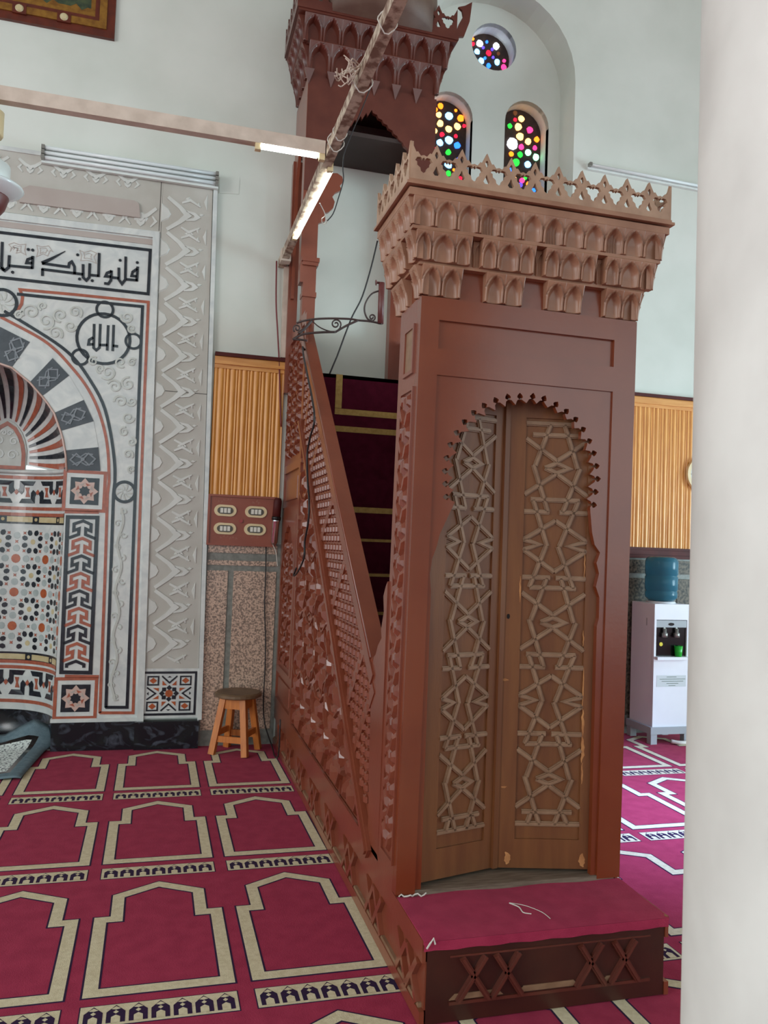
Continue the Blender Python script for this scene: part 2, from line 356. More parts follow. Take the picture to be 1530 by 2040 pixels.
for (x0, x1, z0, z1) in ((.30, .448, .12, 1.27), (.49, .80, .12, 1.27), (.30, .80, 1.31, 1.345), (.30, .80, 1.40, 1.465)):
    ob('granite_panel', G().box(x0, x1, YW-.02, YW-.012, z0, z1), 'granite', d)
d = struct('wall_dado_2', G().box(1.9, 6.5, YW-.012, YW, 0, 1.47), 'granite2', 'speckled stone dado behind the water cooler')
for i in range(6): ob('granite_panel', G().box(1.95+i*.76, 1.95+i*.76+.68, YW-.02, YW-.012, .16, 1.3), 'granite_dark', d)
for i in range(6): ob('granite_panel', G().box(1.95+i*.76, 1.95+i*.76+.72, YW-.02, YW-.012, 1.34, 1.455), 'granite_dark', d)

# --- wall-to-wall prayer carpet: woven motifs are flat yarn fields a hair proud of the ground
CX0, CY0, PXX, PYY = -.206, 3.865, .545, 1.092
g = G(); g.box(-10, 12, -11, YW-.0005, .0002, .006)
def shear(x, y): return (x - .014*(y-3.865), y)
fc = fZ(.006)
def rb(g, mi, pts, wd, d1, closed=True): g.mi = mi; g.ribbon([shear(*p) for p in pts], wd, fc, 0, d1, closed)
def motif(x0, y0, fine):
    x1 = x0+.485; e = .022; c = (x0+x1)/2
    out = [(x0+e, y0+e), (x1-e, y0+e), (x1-e, y0+.54), (x1-.082, y0+.54), (x1-.082, y0+.742), (c, y0+.835), (x0+.082, y0+.742), (x0+.082, y0+.54), (x0+e, y0+.54)]
    rb(g, 2, out, .060, .0008); rb(g, 1, out, .046, .0014)
    z0 = y0-.055; zb = y0-.165
    g.mi = 2; g.prism([shear(*p) for p in rect(x0-.004, x1+.004, zb-.004, z0+.004)], fc, 0, .0008)
    g.mi = 1; g.prism([shear(*p) for p in rect(x0, x1, zb, z0)], fc, 0, .0014)
    pw = (x1-x0-.012)/7
    for i in range(7):
        a = x0+.006+i*pw; m_ = a+pw/2; q = lambda u, v: shear(a+u*pw, zb+v*.11)
        g.mi = 2; g.prism([q(.08, .1), q(.92, .1), q(.92, .62), q(.5, .95), q(.08, .62)], fc, 0, .0020)
        if fine:
            g.mi = 1
            g.prism([q(.3, .1), q(.7, .1), q(.7, .36), q(.5, .46), q(.3, .36)], fc, 0, .0026)
            g.prism([q(.5, .52), q(.62, .6), q(.5, .68), q(.38, .6)], fc, 0, .0026)
            g.prism([q(.5, .72), q(.7, .76), q(.5, .88), q(.3, .76)], fc, 0, .0026)
for i in range(-4, 12):
    for j in range(-2, 2):
        x, y = CX0+i*PXX, CY0+j*PYY
        motif(x, y, True)
tag(ob('prayer_carpet', g, ['carpet', 'carpet_tan', 'carpet_navy']), 'crimson prayer carpet with rows of tan arch outlines covering the floor', 'carpet')

# --- marble column close to the viewer
colm = struct('column_near', G().lathe([(.36, 0), (.36, .002), (.335, .004), (.335, 4.2), (.34, 4.21)], (1.335, 1.25, .0085), 48), 'column', 'cream marble column standing close at the edge of view', smooth=False)
for p in colm.data.polygons: p.use_smooth = len(p.vertices) == 4

# ================================================================== PULPIT (minbar)
mb = thing('pulpit', (1.27, 4.2, 0), 'tall brown-painted wooden pulpit with carved doorway, stairs and canopy', 'pulpit')
def lean(g): g.v = [(x+.009*(z-.28), y, z) for x, y, z in g.v]; return g
def sx(z): return .009*(z-.28)
def P(name, g, mt, smooth=False, fix=True): return ob(name, g, mt, mb, smooth, fix)
PB = 2.97                                       # back of the portal box
ZS, ZT = .277, 2.405                            # sill and top of the doorway block
# --- doorway block: two side walls, rails, recessed panel
g = lean(G().box(XL, .902, YP, YP+.045, ZS, ZT)); P('stile', g, 'paint_front')
g = lean(G().box(1.618, XR, YP, YP+.045, ZS, ZT)); P('stile', g, 'paint_front')
P('top_rail', lean(G().box(.902, 1.618, YP, YP+.045, 2.323, ZT)), 'paint_front')
P('lock_rail', lean(G().box(.902, 1.618, YP, YP+.045, 2.122, 2.218)), 'paint_front')
P('name_panel', lean(G().box(.902, 1.618, YP+.014, YP+.03, 2.21, 2.33)), 'paint_front')
# arched door surround with saw-tooth edge and little spade-shaped piercings
KEY = [(325,1170),(320,1092),(318,1015),(328,937),(350,857),(387,785),(435,720),(490,665),(552,622),(622,590),(695,570),(768,566),(845,566),(913,580),(985,615),(1047,657),(1103,705),(1148,765),(1185,835),(1212,908),(1228,985),(1235,1062),(1222,1140),(1212,1218)]
KP = [W(780+x/3, 600+y/3, YP+.008) for x, y in KEY]
ac = (1.262, 1.72)
edge = [(.926, .30), (.926, 1.36), (.934, 1.42), (.930, 1.47), (.944, 1.515)]
edge = [(.926, ZS), (.926, 1.34), (.920, 1.40), (.926, 1.455), (.942, 1.50), (.952, 1.545)]
for i, k in enumerate(KP):
    n = (Vector(ac)-Vector(k)); n.y *= .55; n.normalize(); t_ = Vector((n.y, -n.x)); k = Vector(k)
    q = lambda a, b: tuple(k + n*a + t_*b)
    s_ = -1 if Vector(KP[min(i+1, len(KP)-1)])[0]*t_.x + Vector(KP[min(i+1, len(KP)-1)])[1]*t_.y > k.dot(t_) else 1
    if i == len(KP)-1: s_ = s_prev
    s_prev = s_
    edge += [q(.034, s_*.019), q(.017, s_*.012), q(.012, s_*.0035), q(.005, s_*.012), q(-.003, s_*.009), q(-.012, 0), q(-.003, -s_*.009), q(.005, -s_*.012), q(.012, -s_*.0035), q(.017, -s_*.012)]
edge += [(1.566, 1.575), (1.578, 1.53), (1.602, 1.50), (1.588, 1.46), (1.600, 1.42), (1.588, 1.37), (1.604, 1.33), (1.604, 1.25), (1.596, 1.22), (1.596, ZS)]
outer = [(1.625+sx(ZS), ZS), (1.625+sx(2.13), 2.13), (.895+sx(2.13), 2.13), (.895+sx(ZS), ZS)]
P('arch_panel', G().prism(edge+outer, fY(YP+.008), -.022, 0), 'paint_front')
# side walls of the doorway block
P('portal_side', lean(G().box(XL, .86, YP+.045, PB, ZS-.02, ZT)), 'paint')
P('portal_side', lean(G().box(1.685, XR, YP+.045, PB, ZS-.02, ZT)), 'paint')
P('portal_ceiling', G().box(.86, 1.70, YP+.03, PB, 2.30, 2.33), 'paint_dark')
fs = fX(XL)
def fsl(a, b, d): return (XL+sx(b)-d, a, b)
P('side_panel_frame', G().ribbon(rect(2.775, 2.885, 2.14, 2.31), .014, fsl, 0, .008, True), 'paint')
P('side_panel', G().prism(rect(2.775, 2.885, 2.14, 2.31), fsl, 0, .002), 'strip')
P('strip_frame', G().ribbon(rect(2.757, 2.905, .37, 2.075), .012, fsl, 0, .008, True), 'paint')
braid = []
for i in range(14):
    z = .43+i*.118
    for (dy, dz, a, ln) in ((-.03, 0, .55, .085), (.032, .02, -.55, .085), (-.002, .06, 0, .07), (.035, .075, .2, .05), (-.038, .07, -.2, .05)):
        braid.append((2.831+dy, z+dz, a, ln))
gb = G()
gb.prism([(-.011, -.5), (.011, -.5), (.016, 0), (.011, .5), (-.011, .5), (-.016, 0)], lambda a, b, d: (-d, a, b), 0, .016, shrink=.55)
meb = mesh(gb, 'braid_piece', 'paint')
for (y, z, a, ln) in braid:
    put('braid_piece', meb, mb, Matrix.Translation((XL+sx(z), y, z)) @ Matrix.Rotation(a, 4, 'X') @ Matrix.Diagonal((1, 1, ln, 1)))

# --- double door, both leaves pushed a little inwards
def leaf(p, q, z0, z1, pu0, pu1):
    p = Vector(p); q = Vector(q); w_ = (q-p).length; t = (q-p)/w_; nrm = Vector((t.y, -t.x))
    fr = lambda a, b, d: (p.x+t.x*a+nrm.x*d, p.y+t.y*a+nrm.y*d, b)
    zb, zt = .50, 1.98
    a0, a1 = pu0*w_, pu1*w_
    g = G().prism(rect(0, w_, z0, z1), fr, -.035, 0, holes=[rect(a0, a1, zb-.09, zt+.03)])
    d = P('door_leaf', g, 'door')
    ob('door_panel', G().prism(rect(a0-.005, a1+.005, zb-.10, zt+.04), fr, -.02, -.008), 'door', d)
    c = (a0+a1)/2; h = (a1-a0)/2; H = (zt-zb)/5
    def seg(pts):
        q_ = [(c+u*h, zt-.012-v*H) for u, v in pts]
        g = G(); g.ribbon(q_, .0185, fr, -.008, -.001); g.ribbon(q_, .010, fr, -.001, .004); ob('lattice_strip', g, 'strip', d)
    seg([(-1, -.07), (1, -.07)]); seg([(-.78, .075), (.75, .075)])
    for k in range(5):
        if k % 2 == 0:
            A = [[(-1, .13), (0, .41)], [(0, .41), (1, .13)], [(-1, .86), (0, .575)], [(0, .575), (1, .86)], [(-.22, -.07), (-.68, .48)], [(.22, -.07), (.66, .5)],
                 [(-.74, .47), (-.24, 1.08)], [(.74, .5), (.22, 1.08)], [(-.37, .505), (0, .44), (.37, .505), (0, .57), (-.37, .505)]]
            A += [[(-.8, .92), (.75, .92)], [(-1, 1.08), (-.2, 1.08)], [(.12, 1.08), (1, 1.08)]] if k < 4 else [[(-.8, .92), (.75, .92)], [(-1, 1.07), (1, 1.07)], [(-.5, .92), (-.62, 1.07)], [(.45, .92), (.62, 1.07)]]
        else:
            A = [[(-1, .45), (0, .19)], [(0, .19), (1, .45)], [(-1, .57), (0, .85)], [(0, .85), (1, .57)], [(-.72, -.08), (-.24, .52)], [(.72, -.08), (.15, .52)],
                 [(-.27, .52), (-.76, 1.06)], [(.1, .52), (.62, 1.06)], [(-1, .44), (-.5, .505), (-1, .58)], [(1, .45), (.45, .515), (1, .58)],
                 [(-1, .93), (-.12, .93)], [(.06, .93), (1, .93)], [(-.75, 1.06), (.7, 1.06)]]
        for s_ in A: seg([(u, v+k) for u, v in s_])
    return d, fr, w_
dl, frl, wl = leaf((.918, 2.738), (1.240, 2.822), .302, 2.10, .23, .87)
dr, frr, wr = leaf((1.248, 2.822), (1.612, 2.740), .302, 2.10, .20, .86)
ob('meeting_strip', G().prism(rect(wl-.006, wl+.016, .302, 2.1), frl, 0, .012), 'door', dl)
ob('keyhole', G().prism(circ(.026, 1.245, .006, 8, 0, .010), frr, 0, .002), 'hole', dr)
random.seed(3)
for (u, z0, z1, w_) in ((.327, .62, .70, .006), (.325, .70, .80, .013), (.324, .80, .90, .010), (.322, .90, 1.06, .005), (.318, 1.14, 1.20, .004), (.335, .31, .36, .022), (.045, .315, .36, .022), (.068, 1.30, 1.40, .005), (.316, 1.40, 1.50, .004), (.03, .60, .605, .01), (.02, 1.0, 1.008, .012)):
    n = 7; pts = [(u+random.uniform(-.3, .3)*w_, z0+(z1-z0)*i/n) for i in range(n+1)]; ws = [max(.0015, w_*math.sin(PI*(i+.4)/(n+.8))) for i in range(n+1)]
    ob('bare_patch', G().ribbon(pts, ws, frr, 0, .0008), 'bare', dr)
P('threshold', G().box(.86, 1.69, YP+.001, PB, ZS-.02, ZS+.012), 'threshold')

# --- front step with crossed ornament
SR = 1.700
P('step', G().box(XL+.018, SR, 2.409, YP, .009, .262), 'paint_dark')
fst = fY(2.409)
g = G(); 
for pl in (rect(.925, 1.645, .062, .072),): g.prism(pl, fst, 0, .006)
g.prism(rect(.925, 1.645, .208, .214), fst, 0, .004); P('step_moulding', g, 'muq2')
for cxx in (1.005, 1.12, 1.42, 1.545):
    g = G()
    for s_ in (-1, 1): g.ribbon([(cxx-.052*s_, .072), (cxx+.040*s_, .205)], .02, fst, 0, .012); g.ribbon([(cxx-.052*s_, .072), (cxx+.040*s_, .205)], .008, fst, .012, .018)
    P('step_cross', g, 'muq2')
g = G()
for a, b in ((.945, 1.09), (1.18, 1.36), (1.48, 1.50)): g.prism([(a-.02, .076), (b+.02, .076), (b, .094), (a, .094)], fst, 0, .003)
P('step_bevel', g, 'strip')

# --- muqarnas crown of the doorway
def niche_mesh(name, wd, h, flare, depth, mt, ribs=False, nx=22, nz=22, point=1.7):
    V = []; a = .40*wd; s0 = .42*h; ap = .88*h
    for j in range(nz+1):
        v = h*j/nz; base = flare*(v/h)**1.8
        if v < s0: b = a
        elif v < ap: b = a*max(0, 1-((v-s0)/(ap-s0))**point)**.62
        else: b = -1e3
        for i in range(nx+1):
            u = wd*(i/nx-.5); s_ = abs(u)-b if b > -1 else .3*wd+(v-ap)
            d = base + .008*math.exp(-((s_-.03*wd)/(.03*wd))**2) - .006*math.exp(-((s_-.085*wd)/(.025*wd))**2)
            if s_ < 0:
                q = min(1, -s_/(.55*a)); d = base*(1-q) - depth*math.sin(q*PI/2)*(1 if v < s0 else .55+.45*(1-(v-s0)/(ap-s0)))
                if ribs: d += .006*math.cos(u/wd*2*PI*7)*q
            V.append((u, d, v))
    n1 = nx+1; Fc = [(j*n1+i, j*n1+i+1, (j+1)*n1+i+1, (j+1)*n1+i) for j in range(nz) for i in range(nx)]
    o = len(V); bd = [i for i in range(n1)] + [j*n1+nx for j in range(1, nz+1)] + [nz*n1+i for i in range(nx-1, -1, -1)] + [j*n1 for j in range(nz-1, 0, -1)]
    V += [(V[i][0], -.03, V[i][2]) for i in bd]; k = len(bd)
    Fc += [(bd[i], o+i, o+(i+1) % k, bd[(i+1) % k]) for i in range(k)]
    g = G().add(V, Fc); me = mesh(g, name, mt, False, True)
    for p in me.polygons: p.use_smooth = len(p.vertices) == 4 and max(p.vertices) < o
    return me
def frame_m(p, t, o_, z): return Matrix(((t[0], o_[0], 0, p[0]), (t[1], o_[1], 0, p[1]), (0, 0, 1, z), (0, 0, 0, 1)))
CXL, CXR, CYB = .850, 1.727, 3.02
def sides(dl):   # front, west, east edges of a crown at overhang dl: start, end, tangent, outward
    return [((CXL-dl, YP-dl), (CXR+dl, YP-dl), (1, 0), (0, -1)), ((CXL-dl, CYB+dl*.6), (CXL-dl, YP-dl), (0, -1), (-1, 0)), ((CXR+dl, YP-dl), (CXR+dl, CYB+dl*.6), (0, 1), (1, 0))]
def row(z, dl, widths, meshes, gaps=None):
    for (a, b, t, o_) in sides(dl):
        ln = math.dist(a, b); tot = sum(widths); rep = widths if abs(ln-tot) < .25 else None
        seq = list(zip(widths, meshes))
        if rep is None:
            acc = 0; s2 = []
            for w_, me in seq:
                if acc+w_ > ln+.02: break
                s2.append((w_, me)); acc += w_
            seq = s2
        sc = ln/sum(w_ for w_, _ in seq); x = 0
        for w_, me in seq:
            if me is not None:
                c = x+w_*sc/2
                put('muqarnas_niche', me, mb, frame_m((a[0]+t[0]*c, a[1]+t[1]*c), t, o_, z) @ Matrix.Diagonal((sc*w_/NW[me.name], 1, 1, 1)))
            x += w_*sc
NW = {}
def nm(wd, h, fl, dp, mt='muq', ribs=False, **k):
    me = niche_mesh('muqarnas_niche', wd, h, fl, dp, mt, ribs, **k); NW[me.name] = wd; return me
n3 = nm(.084, .098, .018, .013); n3r = nm(.084, .098, .018, .018, ribs=True)
n2 = nm(.092, .098, .02, .014); n2h = nm(.062, .098, .02, .012); n2g = nm(.05, .098, 0, .028)
n1 = nm(.078, .104, .026, .014)
row(2.635, .066, [.084]*12, [n3, n3, n3, n3r, n3, n3, n3r, n3, n3, n3r, n3, n3])
row(2.523, .044, ([.062, .092, .062, .042]*4)[:15], ([n2h, n2, n2h, None]*4)[:15])
row(2.409, .006, ([.078, .078, .095]*4)[:11], ([n1, n1, None]*4)[:11])
for k in range(3):
    x = CXL-.03+.216+.021+k*.245
    put('muqarnas_niche', n2g, mb, frame_m((x+.002+k*.006, YP-.022), (1, 0), (0, -1), 2.523))
def ring(dl, z0, z1): return G().box(CXL-dl, CXR+dl, YP-dl, CYB+dl*.6, z0, z1)
P('crown_core', ring(-.012, 2.40, 2.52), 'paint_front'); P('crown_core', ring(.02, 2.512, 2.525), 'muq'); P('crown_core', ring(.014, 2.52, 2.64), 'muq')
P('crown_core', ring(.062, 2.622, 2.634), 'muq'); P('crown_core', ring(.04, 2.63, 2.735), 'muq')
P('fascia', ring(.084, 2.731, 2.757), 'muq'); P('crown_core', ring(.07, 2.757, 2.764), 'hole'); P('cornice', ring(.098, 2.764, 2.774).box(CXL-.09, CXR+.09, YP-.09, CYB+.05, 2.774, 2.785), 'muq')
# --- pierced cresting boards
def cresting(x0, x1, n, fr, name='cresting', h=.132, mt='crest', th=.014, parent=None):
    pw = (x1-x0)/n; out = [(x0, 0), (x1, 0)]; holes = []; k = h/.132
    top = []
    for i in range(n+1):
        x = x0+i*pw
        pts = [(-.5, .088), (-.38, .084), (-.27, .098), (-.2, .096), (-.1, .114), (0, .134), (.1, .114), (.2, .096), (.27, .098), (.38, .084)]
        for u, v in pts:
            xx = x+u*pw
            if x0-1e-6 <= xx <= x1+1e-6: top.append((xx, v*k))
    out += list(reversed(top))
    for i in range(n+1):
        x = x0+i*pw
        if 0 < i < n:
            holes.append([(x+u*pw, v*k) for u, v in ((0, .080), (.075, .094), (.05, .103), (0, .108), (-.05, .103), (-.075, .094))])
            holes.append([(x+u*pw, v*k) for u, v in ((-.13, .030), (-.06, .022), (.06, .022), (.13, .030), (.05, .044), (0, .056), (-.05, .044))])
        if i < n:
            c = x+pw/2
            holes.append([(c+u*pw, v*k) for u, v in ((0, .024), (.1, .03), (.13, .042), (.25, .050), (.26, .062), (.34, .066), (.26, .078), (.12, .080), (.05, .074), (0, .080), (-.05, .074), (-.12, .080), (-.26, .078), (-.34, .066), (-.26, .062), (-.25, .050), (-.13, .042), (-.1, .03))])
    return ob(name, G().prism(out, fr, -th/2, th/2, holes=holes), mt, parent or mb)
zc = 2.785
cresting(CXL-.085, CXR+.085, 11, lambda a, b, d: (a, YP-.082-d, zc+b))
cresting(YP-.085, CYB+.05, 5, lambda a, b, d: (CXL-.082-d, a, zc+b))
cresting(YP-.085, CYB+.05, 5, lambda a, b, d: (CXR+.082+d, a, zc+b))
cresting(CXL-.085, CXR+.085, 11, lambda a, b, d: (a, CYB+.047+d, zc+b))

# --- long side facing the niche: backing slab, base band, string, carved pieces
zs_ = lambda y: .316+.943*(y-3.11)          # string line
zr_ = lambda y: 1.084+.88*(y-3.211)         # handrail line
YR = 5.20; YE = 5.93
def side(xf, sgn):
    fr = (lambda a, b, d: (xf-d, a, b)) if sgn < 0 else (lambda a, b, d: (xf+d, a, b))
    prof = [(PB-.02, .27), (YE, .27), (YE, 3.05), (5.42, 3.05), (5.42, zr_(5.42)-.03), (3.19, zr_(3.19)-.03), (3.09, 1.09), (3.04, 1.16), (PB-.02, 1.36)]
    P('side_slab', G().prism(prof, fr, -.045, -.016), 'paint')
    P('base_band', G().prism(rect(2.405, YE, .009, .052), fr, -.012, .004), 'paint')
    P('base_band', G().prism(rect(2.412, YE, .052, .20), fr, -.05, -.012), 'paint')
    P('base_rail', G().prism(rect(2.405, YE, .20, .27) if sgn > 0 else [(2.405, .20), (YE, .20), (YE, .32), (PB, .32), (PB-.03, .277), (2.405, .268)], fr, -.012, 0), 'paint')
    P('handrail', G().bar((xf+(.032 if sgn < 0 else -.032), 3.165, zr_(3.165)-.012), (xf+(.032 if sgn < 0 else -.032), 5.42, zr_(5.42)-.012), .070, .03), 'paint')
    return fr
frS = side(XL, -1); side(XR, 1)
P('handrail_end', G().lathe([(.0, -.016), (.030, -.015), (.035, -.006), (.035, .012), (.028, .0145), (0, .0145)], (0, 0, 0), 20), 'paint').matrix_basis = Matrix.Translation((XL+.032, 3.168, zr_(3.168)-.012)) @ Matrix.Rotation(math.atan(.88), 4, 'X')
P('handrail_bead', G().tube([(XL-.003, 3.16, zr_(3.16)-.001), (XL-.003, 5.42, zr_(5.42)-.001)], .007, 8), 'paint', True)
# newel plate between doorway and balustrade
P('newel_plate', G().prism([(PB-.01, .30), (3.115, .30), (3.14, .60), (3.15, 1.0), (3.13, 1.045), (3.10, 1.06), (3.07, 1.10), (3.02, 1.135), (3.03, 1.17), (3.0, 1.24), (3.015, 1.30), (2.985, 1.34), (PB-.01, 1.36)], frS, -.016, 0), 'paint')
P('string_moulding', G().bar((XL-.0, 3.075, zs_(3.075)), (XL-.0, 5.20, zs_(5.20)), .062, .03, (-1, 0, 0)).bar((XL-.015, 3.08, zs_(3.08)), (XL-.015, 5.20, zs_(5.20)), .028, .02, (-1, 0, 0)), 'paint')
P('rail_moulding', G().bar((XL+.008, 3.13, zr_(3.13)-.058), (XL+.008, 5.40, zr_(5.40)-.058), .06, .03, (-1, 0, 0)), 'paint')
P('post_stile', G().prism(rect(5.17, 5.235, .32, 3.02), frS, -.016, .002), 'paint')
P('rear_stile', G().prism(rect(5.895, 5.93, .32, 3.6), frS, -.016, .002), 'paint')
for z0, z1 in ((1.995, 2.05), (1.68, 1.745), (.32, .36), (.55, .60), (2.96, 3.05)): P('rear_rail', G().prism(rect(5.235, 5.895, z0, z1), frS, -.016, .002), 'paint')
P('rear_panel', G().prism(rect(5.30, 5.84, 1.79, 1.95), frS, -.016, -.004, shrink=.95), 'paint')
P('rear_panel', G().prism(rect(5.30, 5.84, .39, .52), frS, -.016, -.004, shrink=.95), 'paint')
# scalloped little door arch on the rear section
ap = [(5.235, .60), (5.235, 1.68), (5.895, 1.68), (5.895, .60), (5.83, .60), (5.83, 1.12)]
for i in range(13):
    a = PI*i/12; cy, cz = 5.56+.27*math.cos(a), 1.18+.42*math.sin(a); ap += [(cy+.02*math.cos(a), cz+.02*math.sin(a)), (cy+.27*(math.cos(a+PI/24)-math.cos(a)), cz+.42*(math.sin(a+PI/24)-math.sin(a)))]
ap += [(5.29, 1.12), (5.29, .60)]
P('door_arch', G().prism(ap, frS, -.016, .006), 'paint')
# carved geometric pieces : eight-petalled stars on a square grid
def piece(name, poly, dd=.024, sh=.62):
    g = G().prism(poly, lambda a, b, d: (-d, a, b), 0, dd, shrink=sh); return mesh(g, name, 'paint')
ca = .30
me_boss = piece('star_piece', circ(0, 0, .036, 8, PI/8), .026)
me_kite = piece('star_piece', [(.042, 0), (.098, -.022), (.146, 0), (.098, .022)], .030, .45)
me_dart = piece('star_piece', [(.075, .0), (.112, -.026), (.146, -.012), (.146, .012), (.112, .026)], .02, .5)
me_bow = piece('star_piece', [(-.042, -.012), (0, -.024), (.042, -.012), (.042, .012), (0, .024), (-.042, .012)], .022, .5)
me_cross = piece('star_piece', star(0, 0, .060, .028, 4), .024, .55)
me_bar = piece('star_piece', [(-.066, -.007), (.066, -.007), (.066, .007), (-.066, .007)], .026, .6)
def carve(region, y0, z0, cell, sc=1.0, maxn=400):
    k = 0; ys = [p[0] for p in region]; zs = [p[1] for p in region]
    ny = int((max(ys)-y0)/cell)+2; nz = int((max(zs)-z0)/cell)+2; f = cell/ca*sc
    def pt(me, y, z, a, r):
        nonlocal k
        pr = r*f
        if k < maxn and all(inside((y+pr*math.cos(t), z+pr*math.sin(t)), region) for t in (0, PI/2, PI, 3*PI/2)):
            put('star_piece', me, mb, Matrix.Translation((XL+.016, y, z)) @ Matrix.Rotation(a, 4, 'X') @ Matrix.Diagonal((1, f, f, 1))); k += 1
    for i in range(-1, ny):
        for j in range(-1, nz):
            y, z = y0+i*cell, z0+j*cell
            pt(me_boss, y, z, 0, .03)
            for q in range(8):
                a = PI/4*q+PI/8; cy, cz = y+.092*f*math.cos(a), z+.092*f*math.sin(a)
                if all(inside((y+rr*f*math.cos(a), z+rr*f*math.sin(a)), region) for rr in (.05, .135)) and k < maxn:
                    put('star_piece', me_kite, mb, Matrix.Translation((XL+.016, y, z)) @ Matrix.Rotation(a, 4, 'X') @ Matrix.Diagonal((1, f, f, 1))); k += 1
            pt(me_cross, y+cell/2, z+cell/2, PI/4 if (i+j) % 2 else 0, .05)
            pt(me_bow, y+cell/2, z, PI/2, .04); pt(me_bow, y, z+cell/2, 0, .04)
            for (dy, dz, a) in ((.5, .27, .9), (.5, -.27, -.9), (.27, .5, .5), (-.27, .5, -.5)):
                pt(me_bar, y+dy*cell, z+dz*cell, a, .05)
    return k
tri = [(3.19, .33), (5.165, .33), (5.165, zs_(5.165)-.035), (3.19, zs_(3.19)-.035)]
nk = carve(tri, 3.50, .50, .37, 1.0, 300)
g = G()
for i in range(8):                                   # straps running between the stars
    y = 3.50+.37*i-.185
    if y < 5.16: g.ribbon([(y, .33), (y, zs_(y)-.04)], .014, frS, -.016, -.004)
for j in range(7):
    z = .50+.37*j+.185; y = 3.11+(z+.04-.316)/.943
    if y < 5.1: g.ribbon([(y, z), (5.165, z)], .014, frS, -.016, -.004)
for i in range(7):
    for j in range(6):
        y, z = 3.50+.37*i, .50+.37*j
        if all(inside((y+.19*math.cos(t), z+.19*math.sin(t)), tri) for t in [PI/4*q for q in range(8)]):
            g.ribbon(star(y, z, .192, .150, 8, PI/8), .010, frS, -.016, .004, True)
P('strap_work', g, 'paint')
carve(rect(5.25, 5.88, 2.07, 2.95), 5.34, 2.20, .22, 1.0, 150)
carve(rect(5.30, 5.82, .62, 1.50), 5.36, .74, .24, 1.0, 100)
# crossed ornament in the base band
gx = G()
for s_ in (-1, 1): gx.ribbon([(-.055*s_, -.066), (.055*s_, .066)], .022, lambda a, b, d: (-d, a, b), 0, .018)
mex = mesh(gx, 'base_cross', 'paint'); y = 2.50
k = 0
while y < 5.85:
    put('base_cross', mex, mb, Matrix.Translation((XL+.012, y, .126))); y += .115 if k % 2 == 0 else .32; k += 1
P('base_bevel', G().prism([(2.43, .052), (5.9, .052), (5.9, .066), (2.43, .066)], frS, -.012, .0), 'strip')

# --- balustrade: turned spool lattice (far too many to count) divided by slanting bars
gs = G(); reg = [(3.15, zs_(3.15)+.05), (3.15, 1.0), (5.165, zr_(5.165)-.11), (5.165, zs_(5.165)+.05)]
bars = [((724, 1296), (699, 1378)), ((741, 1382), (716, 1460)), ((666, 985), (644, 1060)), ((690, 1110), (668, 1190)), ((640, 860), (622, 930)), ((622, 745), (611, 830))]
BP = [(L(*a), L(*b)) for a, b in bars]
row_ = 0; z = .42
while z < 2.8:
    ya = max(3.15, 3.211+(z+.09-1.084)/.88); yb = min(5.165, 3.11+(z-.04-.316)/.943); y = ya+.03
    while y < yb-.02:
        V = [(XL+.004, y, z-.020), (XL+.004, y, z+.020)]; n_ = 8
        for zz, k_ in ((z-.012, 1), (z+.012, 1)): V += [(XL+.004-.013*k_*math.cos(2*PI*q/n_), y+.024*k_*math.sin(2*PI*q/n_), zz) for q in range(n_)]
        gs.add(V, [(0, 2+(q+1) % n_, 2+q) for q in range(n_)]+[(1, 10+q, 10+(q+1) % n_) for q in range(n_)]+[(2+q, 2+(q+1) % n_, 10+(q+1) % n_, 10+q) for q in range(n_)])
        y += .072
    z += .046; row_ += 1
sp = P('spool_lattice', gs, 'paint', fix=False); sp['kind'] = 'stuff'
P('lattice_backing', G().prism(reg, frS, -.016, -.007), 'paint')
for (a, b) in BP:
    a = Vector(a); b = Vector(b); d = (b-a).normalized(); yv = a; 
    a2 = a; 
    # stretch the bar from handrail to string
    n_ = 0
    while a2.y < zr_(a2.x)-.09 and n_ < 60: a2 = a2-d*.02; n_ += 1
    b2 = b; n_ = 0
    while b2.y > zs_(b2.x)+.03 and n_ < 60: b2 = b2+d*.02; n_ += 1
    P('lattice_bar', G().ribbon([tuple(a2), tuple(b2)], .05, frS, -.016, .004), 'paint')

# --- stairs and bench
NS = 10
for k in range(NS):
    y0 = 3.2+.2*k; z1 = zs_(y0)-.012
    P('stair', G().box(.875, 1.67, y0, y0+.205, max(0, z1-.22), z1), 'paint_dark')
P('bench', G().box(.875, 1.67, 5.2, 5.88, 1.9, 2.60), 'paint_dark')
P('bench_board', G().box(1.36, 1.62, 5.45, 5.7, 2.60, 2.66).box(1.42, 1.6, 5.5, 5.7, 2.66, 2.69), 'pine_trim')

# --- canopy over the top of the stairs
KX0, KX1, KY = .815, 1.760, 5.42
for (x0, x1, y0, y1) in ((KX0+.02, KX0+.11, KY+.006, KY+.09), (KX1-.10, KX1-.01, KY+.006, KY+.09), (1.58, 1.69, 5.84, 5.93), (KX0-.02, KX0+.05, 5.86, 5.93)):
    P('canopy_post', G().box(x0, x1, y0, y1, 2.6, 4.35), 'paint')
xc = KX0+.065
P('post_capital', G().box(xc-.055, xc+.055, KY-.01, KY+.1, 3.42, 3.446).box(xc-.062, xc+.062, KY-.017, KY+.107, 3.445, 3.475), 'paint')
P('post_collar', G().box(xc-.05, xc+.05, KY-.006, KY+.095, 3.20, 3.235), 'paint')
